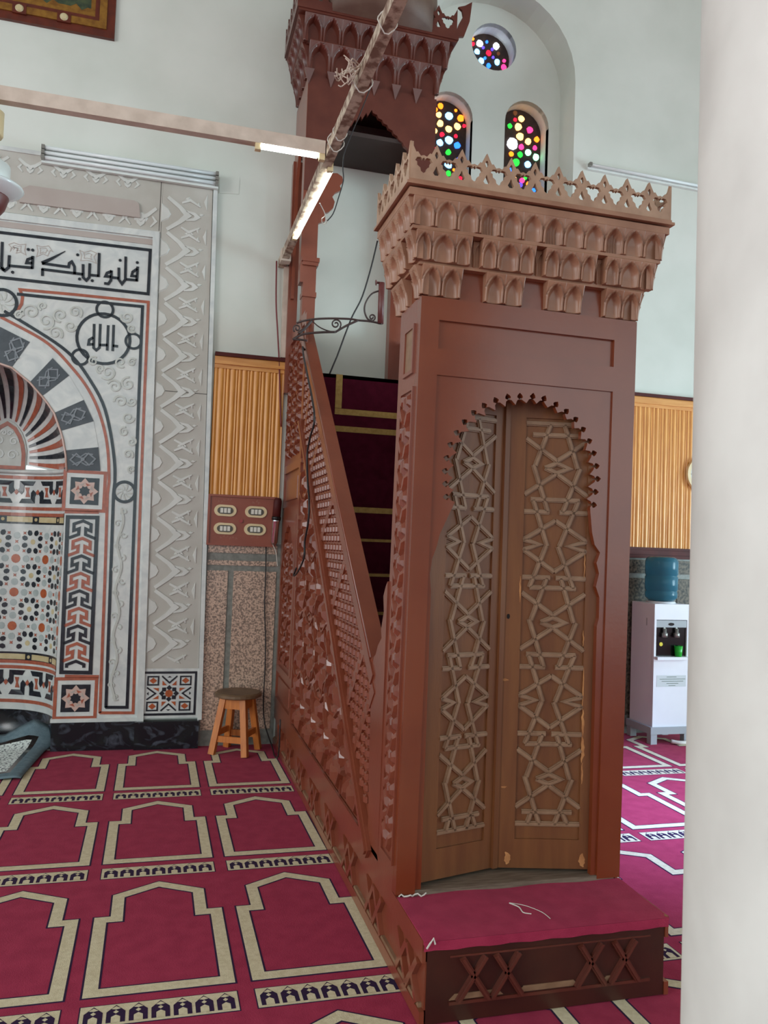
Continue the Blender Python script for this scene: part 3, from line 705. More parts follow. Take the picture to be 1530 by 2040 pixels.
# spandrel boards with pointed, toothed arches
ax = (KX0+KX1)/2-.01
def toothed(cx, hw, z0, zap, n):
    pts = []
    for i in range(n+1):
        t = i/n; x = cx-hw+2*hw*t; q = 1-abs(2*t-1); z = z0+(zap-z0)*(q**.72)
        pts += [(x, z), (x+hw/n*.5, z-.022)] if i < n else [(x, z)]
    return pts
P('spandrel', G().prism([(KX0, 4.765), (KX0, 3.95), (KX0+.11, 3.95), (KX0+.11, 4.20)]+toothed(ax, .355, 4.24, 4.60, 18)+[(KX1-.11, 4.20), (KX1-.11, 3.95), (KX1, 3.95), (KX1, 4.765)], fY(KY), -.03, 0), 'muq2')
P('spandrel', G().prism([(KY+.004, 4.765), (KY+.004, 3.3), (KY+.10, 3.3), (KY+.10, 4.18)]+[(KY+.10+.30*t, 4.18+.22*math.sin(PI*t)) for t in (.2, .4, .6, .8)]+[(KY+.41, 4.18), (KY+.41, 3.3), (YE, 3.3), (YE, 4.765)], fX(KX0), -.02, .003), 'paint')
P('spandrel', G().box(KX1-.03, KX1-.002, KY+.006, YE, 4.15, 4.765), 'muq2')
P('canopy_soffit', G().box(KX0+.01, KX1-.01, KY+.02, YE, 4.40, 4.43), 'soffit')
P('arch_bracket', G().prism([W(px, py, KY+.01) for px, py in ((634, 345), (672, 345), (682, 352), (684, 362), (677, 370), (681, 378), (668, 384), (662, 392), (667, 402), (664, 414), (655, 422), (648, 424), (648, 440), (634, 445))], fY(KY+.01), -.03, 0), 'paint')
# canopy muqarnas, two tiers
KW = KX1-KX0
def ksides(dl): return [((KX0-dl, KY-dl), (KX1+dl, KY-dl), (1, 0), (0, -1)), ((KX0-dl, YE), (KX0-dl, KY-dl), (0, -1), (-1, 0)), ((KX1+dl, KY-dl), (KX1+dl, YE), (0, 1), (1, 0))]
def krow(z, dl, n, nside, me, off=0):
    for q, (a, b, t, o_) in enumerate(ksides(dl)):
        ln = math.dist(a, b); c_ = n if q == 0 else nside; pw = ln/c_
        for i in range(c_):
            c = (i+.5)*pw; put('muqarnas_niche', me, mb, frame_m((a[0]+t[0]*c, a[1]+t[1]*c), t, o_, z) @ Matrix.Diagonal((pw/NW[me.name], 1, 1, 1)))
k1 = nm(.12, .19, .05, .045, 'muq2', point=2.2); k2 = nm(.12, .18, .045, .045, 'muq2', point=2.2)
krow(4.80, .01, 6, 4, k1); krow(4.975, .055, 8, 5, k2)
def kring(dl, z0, z1): return G().box(KX0-dl, KX1+dl, KY-dl, YE, z0, z1)
P('canopy_core', kring(-.012, 4.75, 4.98), 'muq2'); P('canopy_core', kring(.03, 4.97, 5.16), 'muq2')
for i in range(6):
    x = KX0+KW*(i+.5)/6+KW/12*(1 if i < 5 else -11); 
    P('pendant', G().add([(x-.035, KY-.03, 4.80), (x+.035, KY-.03, 4.80), (x, KY-.002, 4.70), (x-.035, KY, 4.80), (x+.035, KY, 4.80)], [(0, 1, 2), (3, 2, 4), (0, 2, 3), (1, 4, 2), (0, 3, 4, 1)]), 'muq2')
P('canopy_cornice', kring(.105, 5.15, 5.165).box(KX0-.115, KX1+.115, KY-.115, YE, 5.165, 5.20), 'muq2')
zc2 = 5.20
cresting(KX0-.10, KX1+.10, 8, lambda a, b, d: (a, KY-.105-d, zc2+b), h=.19, mt='muq2')
cresting(KY-.10, YE, 5, lambda a, b, d: (KX0-.105-d, a, zc2+b), h=.19, mt='muq2')
P('corner_finial', G().prism([(KX1+.08, 5.19), (KX1+.16, 5.21), (KX1+.20, 5.33), (KX1+.215, 5.48), (KX1+.16, 5.44), (KX1+.11, 5.42), (KX1+.14, 5.40), (KX1+.15, 5.36), (KX1+.12, 5.30), (KX1+.10, 5.24)], fY(KY-.1), -.02, 0), 'muq2')
P('canopy_dome', G().lathe([(.47, 0), (.475, .2), (.46, .45), (.40, .72), (.30, .92), (.17, 1.08), (.06, 1.18), (.02, 1.3), (.0, 1.31)], (KX0+KW/2+.02, 5.60, 5.18), 32), 'dome', True)

# ================================================================== PRAYER NICHE (mihrab)
mh = thing('prayer_niche', (NX, YM, 0), 'marble prayer niche with striped arch, inlaid frames and carved grey surround', 'prayer niche')
def Q(name, g, mt, smooth=False, fix=True): return ob(name, g, mt, mh, smooth, fix)
fm = fY(YM)
def ww(L_): return [W(x, y) for x, y in L_]
def c3p(L_): return ww([(x/6.375, 640+y/6.375) for x, y in L_])
arch_r = [(NX+NR, 1.93)] + [p for p in c3p([(835,1700),(800,1500),(770,1400),(690,1170),(610,1050),(540,960),(380,780),(270,690),(150,590)])]
arch_r = [p for p in arch_r if p[0] <= NX+NR+1e-6] + [(NX, W(3, 724)[1])]
mir = lambda L_: [(2*NX-p[0], p[1]) for p in reversed(L_)]
zb = .215
op = [(NX+NR, zb)] + arch_r + mir(arch_r[:-1]) + [(NX-NR, zb)]
xo = -.138                                    # inner edge of the carved grey surround
Q('facade_slab', G().prism(op+[(-2.6, zb), (-2.6, 3.69), (xo, 3.69), (xo+.028, zb)], fm, -.028, 0), 'white')
# curved niche wall
def cyl(s_, z, d): return (NX+(NR-d)*math.sin(s_/NR), YM+(NR-d)*math.cos(s_/NR), z)
HS = NR*PI/2
g = G(); n = 32
for j, z in enumerate((0.008, 1.945)):
    for i in range(n+1): g.v.append(cyl(-HS+2*HS*i/n, z, 0))
g.f = [(i, i+1, n+2+i, n+1+i) for i in range(n)]; g.m = [0]*n
Q('niche_wall', g, 'white', True, False)
# conch of alternating rays
inner = [(NX+.14*math.cos(a), 1.99) for a in (0,)] + [(NX+.14, 2.10), (NX+.125, 2.17), (NX+.10, 2.23), (NX+.06, 2.285), (NX, 2.32)]
def along(L_, t):
    d = [0]
    for a, b in zip(L_, L_[1:]): d.append(d[-1]+math.dist(a, b))
    x = t*d[-1]
    for i in range(len(L_)-1):
        if x <= d[i+1]+1e-9:
            k = (x-d[i])/max(1e-9, d[i+1]-d[i]); return (L_[i][0]+(L_[i+1][0]-L_[i][0])*k, L_[i][1]+(L_[i+1][1]-L_[i][1])*k)
    return L_[-1]
def conch(t, s_, off, sg):
    a = along(arch_r, t); b = along(inner, t); k = 1-math.cos(s_*PI/2); x = a[0]+(b[0]-a[0])*k; z = a[1]+(b[1]-a[1])*k
    y = YM+(NR-.02)*math.sin(s_*PI/2)-off
    return (x if sg > 0 else 2*NX-x, y, z-off*.6)
for sg in (1, -1):
    g = G(); nt_, ns = 24, 8
    for i in range(nt_+1):
        for j in range(ns+1): g.v.append(conch(i/nt_, j/ns, 0, sg))
    g.f = [(i*(ns+1)+j, i*(ns+1)+j+1, (i+1)*(ns+1)+j+1, (i+1)*(ns+1)+j) for i in range(nt_) for j in range(ns)]; g.m = [0]*len(g.f)
    Q('conch_shell', g, 'white', True, False)
    for i in range(10):
        g = G(); t0, t1 = (i+.2)/10, (i+.82)/10; ns = 7
        for off in (.001, .007):
            for j in range(ns+1):
                s_ = .10+.86*j/ns; q = (.12 if j == 0 else 0)
                tm = (t0+t1)/2; hw_ = (t1-t0)/2*(1-.45*j/ns)*(.7 if j == 0 else 1)
                g.v += [conch(tm-hw_, s_, off, sg), conch(tm+hw_, s_, off, sg)]
        o2 = 2*(ns+1)
        for j in range(ns):
            a = 2*j; g.f += [(o2+a, o2+a+1, o2+a+3, o2+a+2), (a, a+2, o2+a+2, o2+a), (a+1, o2+a+1, o2+a+3, a+3)]
        g.f += [(0, 1, o2+1, o2), (2*ns, 2*ns+1, o2+2*ns+1, o2+2*ns)]; g.m = [0]*len(g.f)
        Q('ray', g, 'red' if i % 2 == 0 else 'black')
yk = YM+NR-.03
ip = [(NX+.14, 1.955)]+inner[1:]; full = ip + mir(ip[:-1])
Q('conch_panel', G().prism(full, fY(yk), -.03, 0), 'white2')
Q('conch_border', G().ribbon([(NX+(p[0]-NX)*.86, p[1]-.03 if p[1] > 2.0 else p[1]+.012) for p in full], .026, fY(yk), 0, .006, True), 'red')
for sg in (1, -1):
    for (cx_, cz_, r_) in ((.045, 2.06, .04), (.05, 2.16, .035), (.02, 2.22, .022)):
        Q('scroll', G().ribbon(spiral(NX+sg*cx_, cz_, r_, 1.3, 0 if sg > 0 else PI, 14, sg), .010, fY(yk), 0, .006), 'white')
Q('conch_ledge', G().add([cyl(-HS+2*HS*i/n, z, d) for (z, d) in ((1.93, 0), (1.925, .016), (1.952, .02), (1.96, 0)) for i in range(n+1)], [(j*(n+1)+i, j*(n+1)+i+1, (j+1)*(n+1)+i+1, (j+1)*(n+1)+i) for j in range(3) for i in range(n)]), 'white', True)
# inlaid bands on the curved wall
def zpx(py): return W(122, py)[1]
def band(name, z0, z1, mt, d=.004):
    g = G(); k = 28
    g.add([cyl(-HS+2*HS*i/k, z, dd) for (z, dd) in ((z0, 0), (z0, d), (z1, d), (z1, 0)) for i in range(k+1)], [(j*(k+1)+i, j*(k+1)+i+1, (j+1)*(k+1)+i+1, (j+1)*(k+1)+i) for j in range(3) for i in range(k)])
    return Q(name, g, mt, False, False)
Bn = dict(i1t=zpx(953), i1b=zpx(1003), s1t=zpx(1028), s1b=zpx(1044), mt=zpx(1050), mb=zpx(1312), s2t=zpx(1318), s2b=zpx(1334), i2t=zpx(1353), i2b=zpx(1408))
for z in (Bn['i1t']+.020, Bn['i1b']-.034, Bn['i1b']-.078, Bn['i2t']+.016, Bn['i2t']+.056, Bn['i2b']-.04): band('red_band', z-.012, z+.012, 'red')
def strip_band(z0, z1):
    band('dark_band', z0-.006, z1+.006, 'black', .003)
    nu = 6; pw = 2*HS/nu
    for i in range(nu):
        a = -HS+i*pw
        g = G(); k = 5; L_ = [a+.028+(pw-.056)*j/k for j in range(k+1)]
        for zz, dd in ((z0+.008, .003), (z0+.008, .006), (z1-.008, .006), (z1-.008, .003)): g.v += [cyl(s_, zz, dd) for s_ in L_]
        g.f = [(q*(k+1)+j, q*(k+1)+j+1, (q+1)*(k+1)+j+1, (q+1)*(k+1)+j) for q in range(3) for j in range(k)]; g.m = [0]*len(g.f)
        Q('cream_bar', g, 'cream')
        Q('cream_disc', G().prism(circ(a, (z0+z1)/2, .013, 8), cyl, .003, .0065), 'cream')
strip_band(Bn['s1b'], Bn['s1t']); strip_band(Bn['s2b'], Bn['s2t'])
def interlace(z0, z1):
    nu = 9; pw = 2*HS/nu; h = z1-z0
    for i in range(nu):
        a = -HS+i*pw; T = lambda u, v: (a+u*pw, z0+v*h)
        up_ = [(.14, .97), (.87, .97), (.87, .68), (.95, .55), (.77, .40), (.67, .52), (.67, .78), (.26, .78)]
        if i % 2: up_ = [(1-u, v) for u, v in up_]
        Q('dark_hook', G().prism([T(u, v) for u, v in up_], cyl, 0, .005), 'black')
        Q('dark_hook', G().prism([T(1-u, 1-v) for u, v in up_], cyl, 0, .005), 'black')
        Q('red_inlay', G().prism([T(u, v) for u, v in ((.38, .70), (.58, .70), (.54, .5), (.62, .30), (.42, .30), (.46, .5))], cyl, 0, .005), 'red')
        Q('red_inlay', G().prism([T(u, v) for u, v in ((.0, .62), (.1, .5), (0, .38), (-.1, .5))], cyl, 0, .005), 'red')
interlace(Bn['i1b'], Bn['i1t']); interlace(Bn['i2b'], Bn['i2t'])
# star mosaic
pm = .25; rows_ = 4
def flat(s_, z): a = s_/NR; return Matrix(((math.cos(a), math.sin(a), 0, NX+NR*math.sin(a)), (-math.sin(a), math.cos(a), 0, YM+NR*math.cos(a)), (0, 0, 1, z), (0, 0, 0, 1)))
fl = lambda a, b, d: (a, -d, b)
me_pet = mesh(G().prism([(0, -.023), (.016, -.012), (.018, .007), (.008, .020), (-.008, .020), (-.018, .007), (-.016, -.012)], fl, -.004, .004), 'petal_tile', 'black')
me_or = mesh(G().prism(circ(0, 0, .033, 12), fl, -.004, .004), 'round_tile', 'orange')
me_gr = mesh(G().prism(circ(0, 0, .026, 9), fl, -.004, .003), 'grey_tile', 'tile_grey')
me_cr = mesh(G().prism(circ(0, 0, .020, 8), fl, -.004, .003), 'cream_tile', 'cream')
gm = G()
def ok(s_, z, r): return abs(s_) < HS-r and Bn['mb']+r*.6 < z < Bn['mt']-r*.6
s0 = -.02; zt_ = W(76, 1080, YM+NR*.93)[1]
for i in range(-3, 4):
    for j in range(-1, 6):
        s_, z = s0+i*pm, zt_-j*pm*.985
        if ok(s_, z, .02): put('cream_tile', me_cr, mh, flat(s_, z))
        for q in range(8):
            a = PI/4*q+PI/8; ds, dz = .070*math.cos(a), .070*math.sin(a)
            if ok(s_+ds, z+dz, .018): put('petal_tile', me_pet, mh, flat(s_+ds, z+dz) @ Matrix.Rotation(-(a+PI/2), 4, 'Y'))
            a2 = PI/4*q; ds, dz = .045*math.cos(a2), .045*math.sin(a2)
        os_, oz = s_+pm/2, z-pm/2
        if ok(os_, oz, .02): put('round_tile', me_or, mh, flat(os_, oz))
        for (ds, dz) in ((.076, 0), (-.076, 0), (0, .076), (0, -.076)):
            if ok(os_+ds, oz+dz, .02): put('grey_tile', me_gr, mh, flat(os_+ds, oz+dz))
        for (ds, dz) in ((.058, .058), (-.058, .058), (.058, -.058), (-.058, -.058), (.125, 0), (0, .125)):
            if ok(os_+ds, oz+dz, .014): gm.prism([(os_+ds+u, oz+dz+v) for u, v in star(0, 0, .016, .007, 4, PI/4)], cyl, 0, .004)
mo = Q('small_star_inlay', gm, 'red'); mo['kind'] = 'stuff'
Q('niche_floor', G().prism([(NX+.47*math.cos(PI*i/20), YW+.001+.43*math.sin(PI*i/20)) for i in range(21)], fZ(0), .0004, .0062), 'carpet')
# black skirting inside and beside the niche
Q('niche_plinth', G().add([cyl(-HS+2*HS*i/n, z, d) for (z, d) in ((.008, .012), (.205, .012), (.205, 0)) for i in range(n+1)], [(j*(n+1)+i, j*(n+1)+i+1, (j+1)*(n+1)+i+1, (j+1)*(n+1)+i) for j in range(2) for i in range(n)]), 'plinth', True, False)
for (x0, x1, d) in ((NX+NR-.01, -.36, .02), (-.36, -.14, .024), (-.15, .287, .05)): Q('plinth_block', G().prism(rect(x0, x1, .008, .20), fm, -.028, d), 'plinth')
Q('plinth_block', G().prism(rect(-2.6, NX-NR, .008, .20), fm, -.028, .02), 'plinth')
Q('white_ledge', G().prism(rect(NX+NR-.02, -.12, .20, .225), fm, -.028, .012), 'white')
# voussoirs
VI = c3p([(30,545),(150,590),(380,775),(545,945),(690,1165),(785,1390),(840,1640),(845,1885)])
VO = c3p([(30,75),(380,265),(670,470),(880,690),(1065,1000),(1190,1270),(1250,1600),(1275,1900)])
VI[0] = (NX, VI[0][1]); VO[0] = (NX, VO[0][1])
def relief(cx, cz, r, mt, fr, d0, ang=0):
    T = lambda u, v: (cx+r*(u*math.cos(ang)-v*math.sin(ang)), cz+r*(u*math.sin(ang)+v*math.cos(ang)))
    for k_, pts in enumerate(([(1.25, 0), (.6, .62), (0, 0), (.6, -.62)], [(-1.25, 0), (-.6, .62), (0, 0), (-.6, -.62)])):
        Q('knot', G().ribbon([T(*p) for p in pts], r*.15, fr, d0, d0+.005+.0015*k_, True), mt)
    Q('knot', G().ribbon([T(u, v) for u, v in ((-1.05, .55), (-.3, .22), (.3, .62), (1.05, .5))], r*.12, fr, d0, d0+.0035), mt)
    Q('knot', G().ribbon([T(u, v) for u, v in ((-1.05, -.55), (-.3, -.22), (.3, -.62), (1.05, -.5))], r*.12, fr, d0, d0+.0040), mt)
    Q('knot_eye', G().prism(circ(*T(0, 0), r*.2, 8), fr, d0, d0+.009), mt)
for sg in (1, -1):
    m2 = lambda p: p if sg > 0 else (2*NX-p[0], p[1])
    for i in range(7):
        pl = [VI[i], VI[i+1], VO[i+1], VO[i]]; pl = [m2(p) for p in pl]; dark = i % 2 == 0
        Q('voussoir', G().prism(pl, fm, 0, .006 if dark else .003), 'slate' if dark else 'white')
        if dark and i: cx_ = sum(p[0] for p in pl)/4; cz_ = sum(p[1] for p in pl)/4; relief(cx_, cz_, .066, 'slate2', fm, .006, math.atan2((pl[2][1]+pl[3][1]-pl[0][1]-pl[1][1]), (pl[2][0]+pl[3][0]-pl[0][0]-pl[1][0])))
        elif dark: relief(m2((NX+.10, 0))[0], (VI[0][1]+VO[0][1])/2-.02, .07, 'slate2', fm, .006, 1.2)
Q('arch_rim', G().tube([fm(p[0], p[1], .006) for p in op[1:-1]], .008, 6), 'pink', True)
# concentric lines above the arch
blk = c3p([(-60,-140),(270,0),(700,270),(930,460),(1100,680),(1300,1030),(1400,1400),(1455,1800),(1458,2040)]) + ww([(226, 985), (222, 1100), (211, 1409)])
red = c3p([(-60,-60),(130,10),(500,210),(700,360),(880,550),(1080,800),(1230,1080),(1330,1400),(1375,1700),(1385,2040)]) + ww([(214, 985), (209, 1150), (199, 1420)])
blk[0] = (NX+.02, blk[0][1]); red[0] = (NX, red[0][1])
wd = .021
Q('dark_line', G().ribbon(smooth_pts(blk[:9], 4)+blk[9:]+ww([(211, 1409), (253, 1409), (262, 1180), (270.5, 950), (277, 780), (284, 611), (150, 598), (34, 586)]), wd, fm, 0, .004), 'black')
Q('red_line', G().ribbon(smooth_pts(red[:10], 4)+red[10:]+ww([(199, 1420), (265, 1420), (273, 1180), (281.5, 950), (288, 780), (295.5, 602), (150, 587), (40, 577), (45, 592), (43, 606), (34, 620)]), wd*.95, fm, 0, .003), 'red')
# carved spandrel fields and scroll strip
random.seed(5)
scr = [((62,622),15),((92,640),15),((120,628),13),((110,664),13),((85,610),8),((150,622),12),((140,650),11),((253,632),12),((262,655),8),((215,742),14),((240,722),10),((263,722),8),((228,770),13),((255,765),13),((240,800),12),((262,800),9),((255,832),11),((247,860),9),((262,880),9),((255,905),9),((262,935),7),((186,720),9),((200,735),8),((38,628),8)]
for k, ((x, y), r) in enumerate(scr):
    c = W(x, y); Q('scroll', G().ribbon(spiral(c[0], c[1], r*.0038, 1.45, random.uniform(0, 6), 22, 1 if k % 2 else -1), [.014*(1-.5*i/22) for i in range(23)], fm, 0, .007), 'white2')
pts = [W(231+5*math.sin(i*.52)+(1450-y_)*.0455-4, y_) for i, y_ in enumerate(range(1400, 1004, -7))]
vine = [W(241.5-(y_-1015)*.045+5*math.sin((y_-1015)/14.5), y_) for y_ in range(1012, 1400, 6)]
Q('vine', G().ribbon(vine, .016, fm, 0, .007), 'white2')
for k, y_ in enumerate(range(1020, 1396, 23)):
    c = W(241.5-(y_-1015)*.045+(-6 if k % 2 else 6), y_); Q('vine_curl', G().ribbon(spiral(c[0], c[1], .026, 1.0, random.uniform(0, 6), 12, 1 if k % 2 else -1), .008, fm, 0, .006), 'white2')
# medallions
def ringp(px, py, R, wpx, mt='black', fill=None):
    c = W(px, py); k = 6.13/1586; Q('medallion_ring', G().ribbon(circ(c[0], c[1], (R-wpx/2)*k, 32), wpx*k, fm, 0, .006, True), mt)
    if fill: Q('medallion_disc', G().prism(circ(c[0], c[1], (R-wpx)*k, 28), fm, 0, .003), fill)
    return c
ringp(206.5, 675, 48.5, 5.2, fill='white'); ringp(209, 617, 16.5, 4.6, fill='white'); ringp(265.8, 680, 15.8, 4.4, fill='white'); ringp(160, 711.6, 16, 4.6, fill='white')
for (x, y, R) in ((248, 980, 21), (5, 603, 26)):
    c = ringp(x, y, R, 5.5, fill='white'); k = 6.13/1586
    for q in range(9):
        a = 2*PI*q/9; Q('rosette_petal', G().ribbon([(c[0]+rr*(R-6)*k*math.cos(a+rr*.7), c[1]+rr*(R-6)*k*math.sin(a+rr*.7)) for rr in (.2, .5, .75, .98)], [.004, .008, .012, .010], fm, .003, .008), 'white2')
# kufic lettering
def stroke(name, pts, tf, wd, taper=None):
    q = [W(*tf(x, y)) for x, y in pts]; Q(name, G().ribbon(q, taper or wd, fm, .002, .0055), 'black')
tA = lambda x, y: (x/4.636, 430+y/4.636)
for pts in ([(1272,470),(1263,606)], [(1268,490),(1225,520),(1216,556),(1262,560)], [(1270,597),(1165,588)], [(1162,378),(1157,592),(1126,630),(1098,590),(1098,480)], [(1098,578),(1035,570)], [(1030,505),(1024,597),(1000,630),(962,624)], [(1030,512),(988,530),(974,560),(1028,564)],
            [(917,345),(910,566)], [(912,556),(835,548)], [(830,440),(824,570),(797,598),(768,570),(768,448)], [(768,542),(385,494)], [(393,490),(393,556)], [(690,540),(688,470),(663,425),(640,440),(634,474),(388,440)],
            [(304,372),(298,490)], [(303,388),(256,405),(246,436),(300,438)], [(302,482),(82,462)], [(87,366),(80,478),(42,508),(4,480)], [(22,242),(14,470),(42,508)]):
    stroke('letter', pts, tA, .0185)
stroke('letter', [(388,440),(480,395),(604,328)], tA, .02, [.026, .018, .004])
for x, y in ((1268,433),(1110,412),(718,362),(735,585),(852,600),(262,312),(303,318),(117,522)):
    c = W(*tA(x, y)); Q('letter_dot', G().prism(circ(c[0], c[1], .0105, 10), fm, .002, .0055), 'black')
for L_ in ([(80,265),(130,248),(180,268),(240,262),(228,320),(240,362),(190,335),(150,345),(170,300),(120,290),(95,330),(105,290),(80,265)], [(340,272),(390,288),(450,278),(492,335),(465,318),(440,372),(400,350),(338,378),(352,325),(340,272)], [(735,318),(780,338),(840,322),(892,345),(868,380),(890,440),(850,420),(800,410),(745,415),(755,365),(735,318)]):
    Q('leaf_outline', G().ribbon([W(*tA(x, y)) for x, y in L_], .0045, fm, 0, .002), 'mauve')
    q = [W(*tA(x, y)) for x, y in L_]; cx_ = sum(p[0] for p in q)/len(q); cz_ = sum(p[1] for p in q)/len(q)
    Q('leaf_outline', G().ribbon([(cx_+(p[0]-cx_)*.5, cz_+(p[1]-cz_)*.5) for p in q], .0035, fm, 0, .002), 'mauve')
tB = lambda x, y: (120+x/7.65, 590+y/7.65)
for pts in ([(815,440),(800,840)], [(732,445),(716,832)], [(612,425),(597,788),(550,826),(510,790),(518,425)], [(597,747),(722,747)], [(505,632),(442,668),(430,738),(508,736)], [(802,757),(882,768)]): stroke('letter', pts, tB, .0185)
# dark frame of the lettering
Q('dark_line', G().ribbon([W(*tA(x, y)) for x, y in ((-120,140),(1388,318),(1368,722),(-120,556))], .021, fm, 0, .004), 'black')
# raised white outer frame
Q('white_frame', G().ribbon([W(-60, 424), W(311, 469), W(279, 1440)], .045, fm, 0, .02), 'white')
Q('shadow_band', G().ribbon([W(-60, 439), W(304, 483)], .040, fm, 0, .006), 'mauve')  # flat mauve strip, the shade below the raised frame put in as colour
# piers beside the niche opening : star tiles and branching panel
def sq(x0, y0, x1, y1): return [W(x0, y1), W(x1, y1), W(x1, y0), W(x0, y0)]
def tile8(cx_, cz_, h):
    Q('tile_ground', G().prism(rect(cx_-h, cx_+h, cz_-h, cz_+h), fm, 0, .003), 'black')
    Q('star_inlay', G().prism(star(cx_, cz_, h*.97, h*.70, 8), fm, .003, .005), 'pink')
    for q in range(8):
        a = PI/4*q+PI/8; p = lambda r, b: (cx_+r*h*math.cos(a+b), cz_+r*h*math.sin(a+b))
        Q('tan_inlay', G().prism([p(.40, 0), p(.62, .34), p(.62, -.34)], fm, .005, .0065), 'red' if q % 2 else 'mauve')
    Q('star_heart', G().prism(star(cx_, cz_, h*.40, h*.30, 8, PI/8), fm, .005, .007), 'black')
for (x, y, h) in ((168.5, 978.5, .094), (150.5, 1391, .094)):
    c = W(x, y); tile8(c[0], c[1], h)
    Q('red_line', G().ribbon(rect(c[0]-h-.038, c[0]+h+.038, c[1]-h-.04, c[1]+h+.04), .022, fm, 0, .003, True), 'red')
for y in (1019.5, 1347): Q('red_line', G().ribbon([W(129, y), W(197, y+1)], .022, fm, 0, .003), 'red')
pl = [W(135, 1030), W(194, 1031), W(180, 1340), W(122, 1339)]
Q('dark_line', G().ribbon(pl, .026, fm, 0, .004, True), 'black')
x0_, x1_ = W(140, 1180)[0]-.028, W(187, 1180)[0]-.006; z1_ = W(165, 1036)[1]; hh = (z1_-W(151, 1333)[1])/8.5; wq = x1_-x0_
for i in range(9):
    top = z1_-i*hh; T = lambda u, v: (x0_+wq*u, top-hh*v)
    pts = [(0, 1.05), (.35, .83), (.36, .5), (.165, .62), (.165, .24), (.5, .05), (.80, .24), (.80, .62), (.61, .5), (.61, .83), (1, 1.05)]
    if i == 8: pts = [(.165, .42), (.165, .24), (.5, .05), (.80, .24), (.80, .42)]
    Q('branch_inlay', G().ribbon([T(u, v) for u, v in pts], .0205, fm, 0, .004), 'black' if i % 2 == 0 else 'red')
# --- carved grey surround : pilaster, lintel
fg = fY(YM-.004)
pilp = [(xo+.03, .60), (.262, .60), (.205, 4.09), (xo-.004, 4.09)]
Q('surround_slab', G().prism([(xo+.026, .56), (.27, .56), (.212, 4.12), (xo, 4.12)], fm, -.028, .004), 'grey')
Q('surround_slab', G().prism([(-2.6, 3.69), (xo, 3.69), (xo, 4.12), (-2.6, 4.12)], fm, -.028, .004), 'grey')
Q('white_frame', G().ribbon([(.292, .20), (.232, 4.13), (-2.6, 4.13)], .03, fm, -.02, .014), 'white')
Q('surround_joint', G().prism(rect(xo+.02, .25, 2.545, 2.549), fg, 0, .0008), 'hole')
Q('surround_joint', G().prism(rect(-.152, -.148, 3.70, 4.11), fg, 0, .0008), 'hole')
Q('blank_tablet', G().prism(ww([(60, 372), (268, 402), (277, 408), (280, 436), (40, 405), (30, 385)]), fg, 0, .02), 'mauve')
def leafy(cx_, cz_, s_, fl_):
    T = lambda u, v: (cx_+fl_*u*s_, cz_+v*s_)
    out = []
    out.append(('relief_stem', [T(-.9, .95), T(-.2, .45), T(.25, .02), T(-.2, -.42), T(-.9, -.95)], [.03, .036, .05, .036, .03]))
    out.append(('relief_stem', [T(.95, .62), T(.35, .95), T(-.1, .72)], [.012, .024, .016]))
    out.append(('relief_stem', [T(.95, -.62), T(.35, -.95), T(-.1, -.72)], [.012, .024, .016]))
    out.append(('relief_leaf', [T(.15, .28), T(.62, .16), T(.8, .0), T(.62, -.16), T(.15, -.28)], [.012, .028, .036, .028, .012]))
    return out
k = 0; zz = .74
while zz < 4.0:
    c = .062-(zz-.56)*.0145
    for (nm_, pts, ws) in leafy(c, zz, .125, 1): Q(nm_, G().ribbon(pts, [v*.8 for v in ws], fg, 0, .008), 'grey2')
    Q('relief_leaf', G().prism([(c-.155, zz-.07), (c-.105, zz-.04), (c-.085, zz), (c-.105, zz+.04), (c-.155, zz+.07)], fg, 0, .006, shrink=.8), 'grey2')
    Q('relief_leaf', G().prism([(c+.165, zz+.055), (c+.14, zz+.12), (c+.165, zz+.185)], fg, 0, .006, shrink=.8), 'grey2')
    for (u, v, a_) in ((.02, .125, .6), (.06, -.125, -.6), (.12, .02, .2), (-.03, .06, 2.2), (-.03, -.06, -2.2), (.10, .09, 1.2), (.10, -.09, -1.2)):
        Q('relief_leaf', G().prism([(c+u+r_*math.cos(a_+b_), zz+v+r_*math.sin(a_+b_)) for r_, b_ in ((.030, 0), (.012, 1.3), (.016, PI), (.012, -1.3))], fg, 0, .006, shrink=.7), 'grey2')
    zz += .258
xx = -.28
while xx > -2.4:
    for (nm_, pts, ws) in leafy(xx, 3.79, .085, -1): Q(nm_, G().ribbon([(xx+(p[1]-3.79)*1.3, 3.79+(p[0]-xx)*.9) for p in pts], [v*.7 for v in ws], fg, 0, .008), 'grey2')
    for (nm_, pts, ws) in leafy(xx-.1, 4.03, .06, -1): Q(nm_, G().ribbon([(xx-.1+(p[1]-4.03)*1.3, 4.03+(p[0]-xx+.1)*.8) for p in pts], [v*.6 for v in ws], fg, 0, .007), 'grey2')
    Q('relief_leaf', G().prism(circ(xx, 3.78, .05, 10, 0, .04), fg, 0, .006, shrink=.8), 'grey2')
    xx -= .215
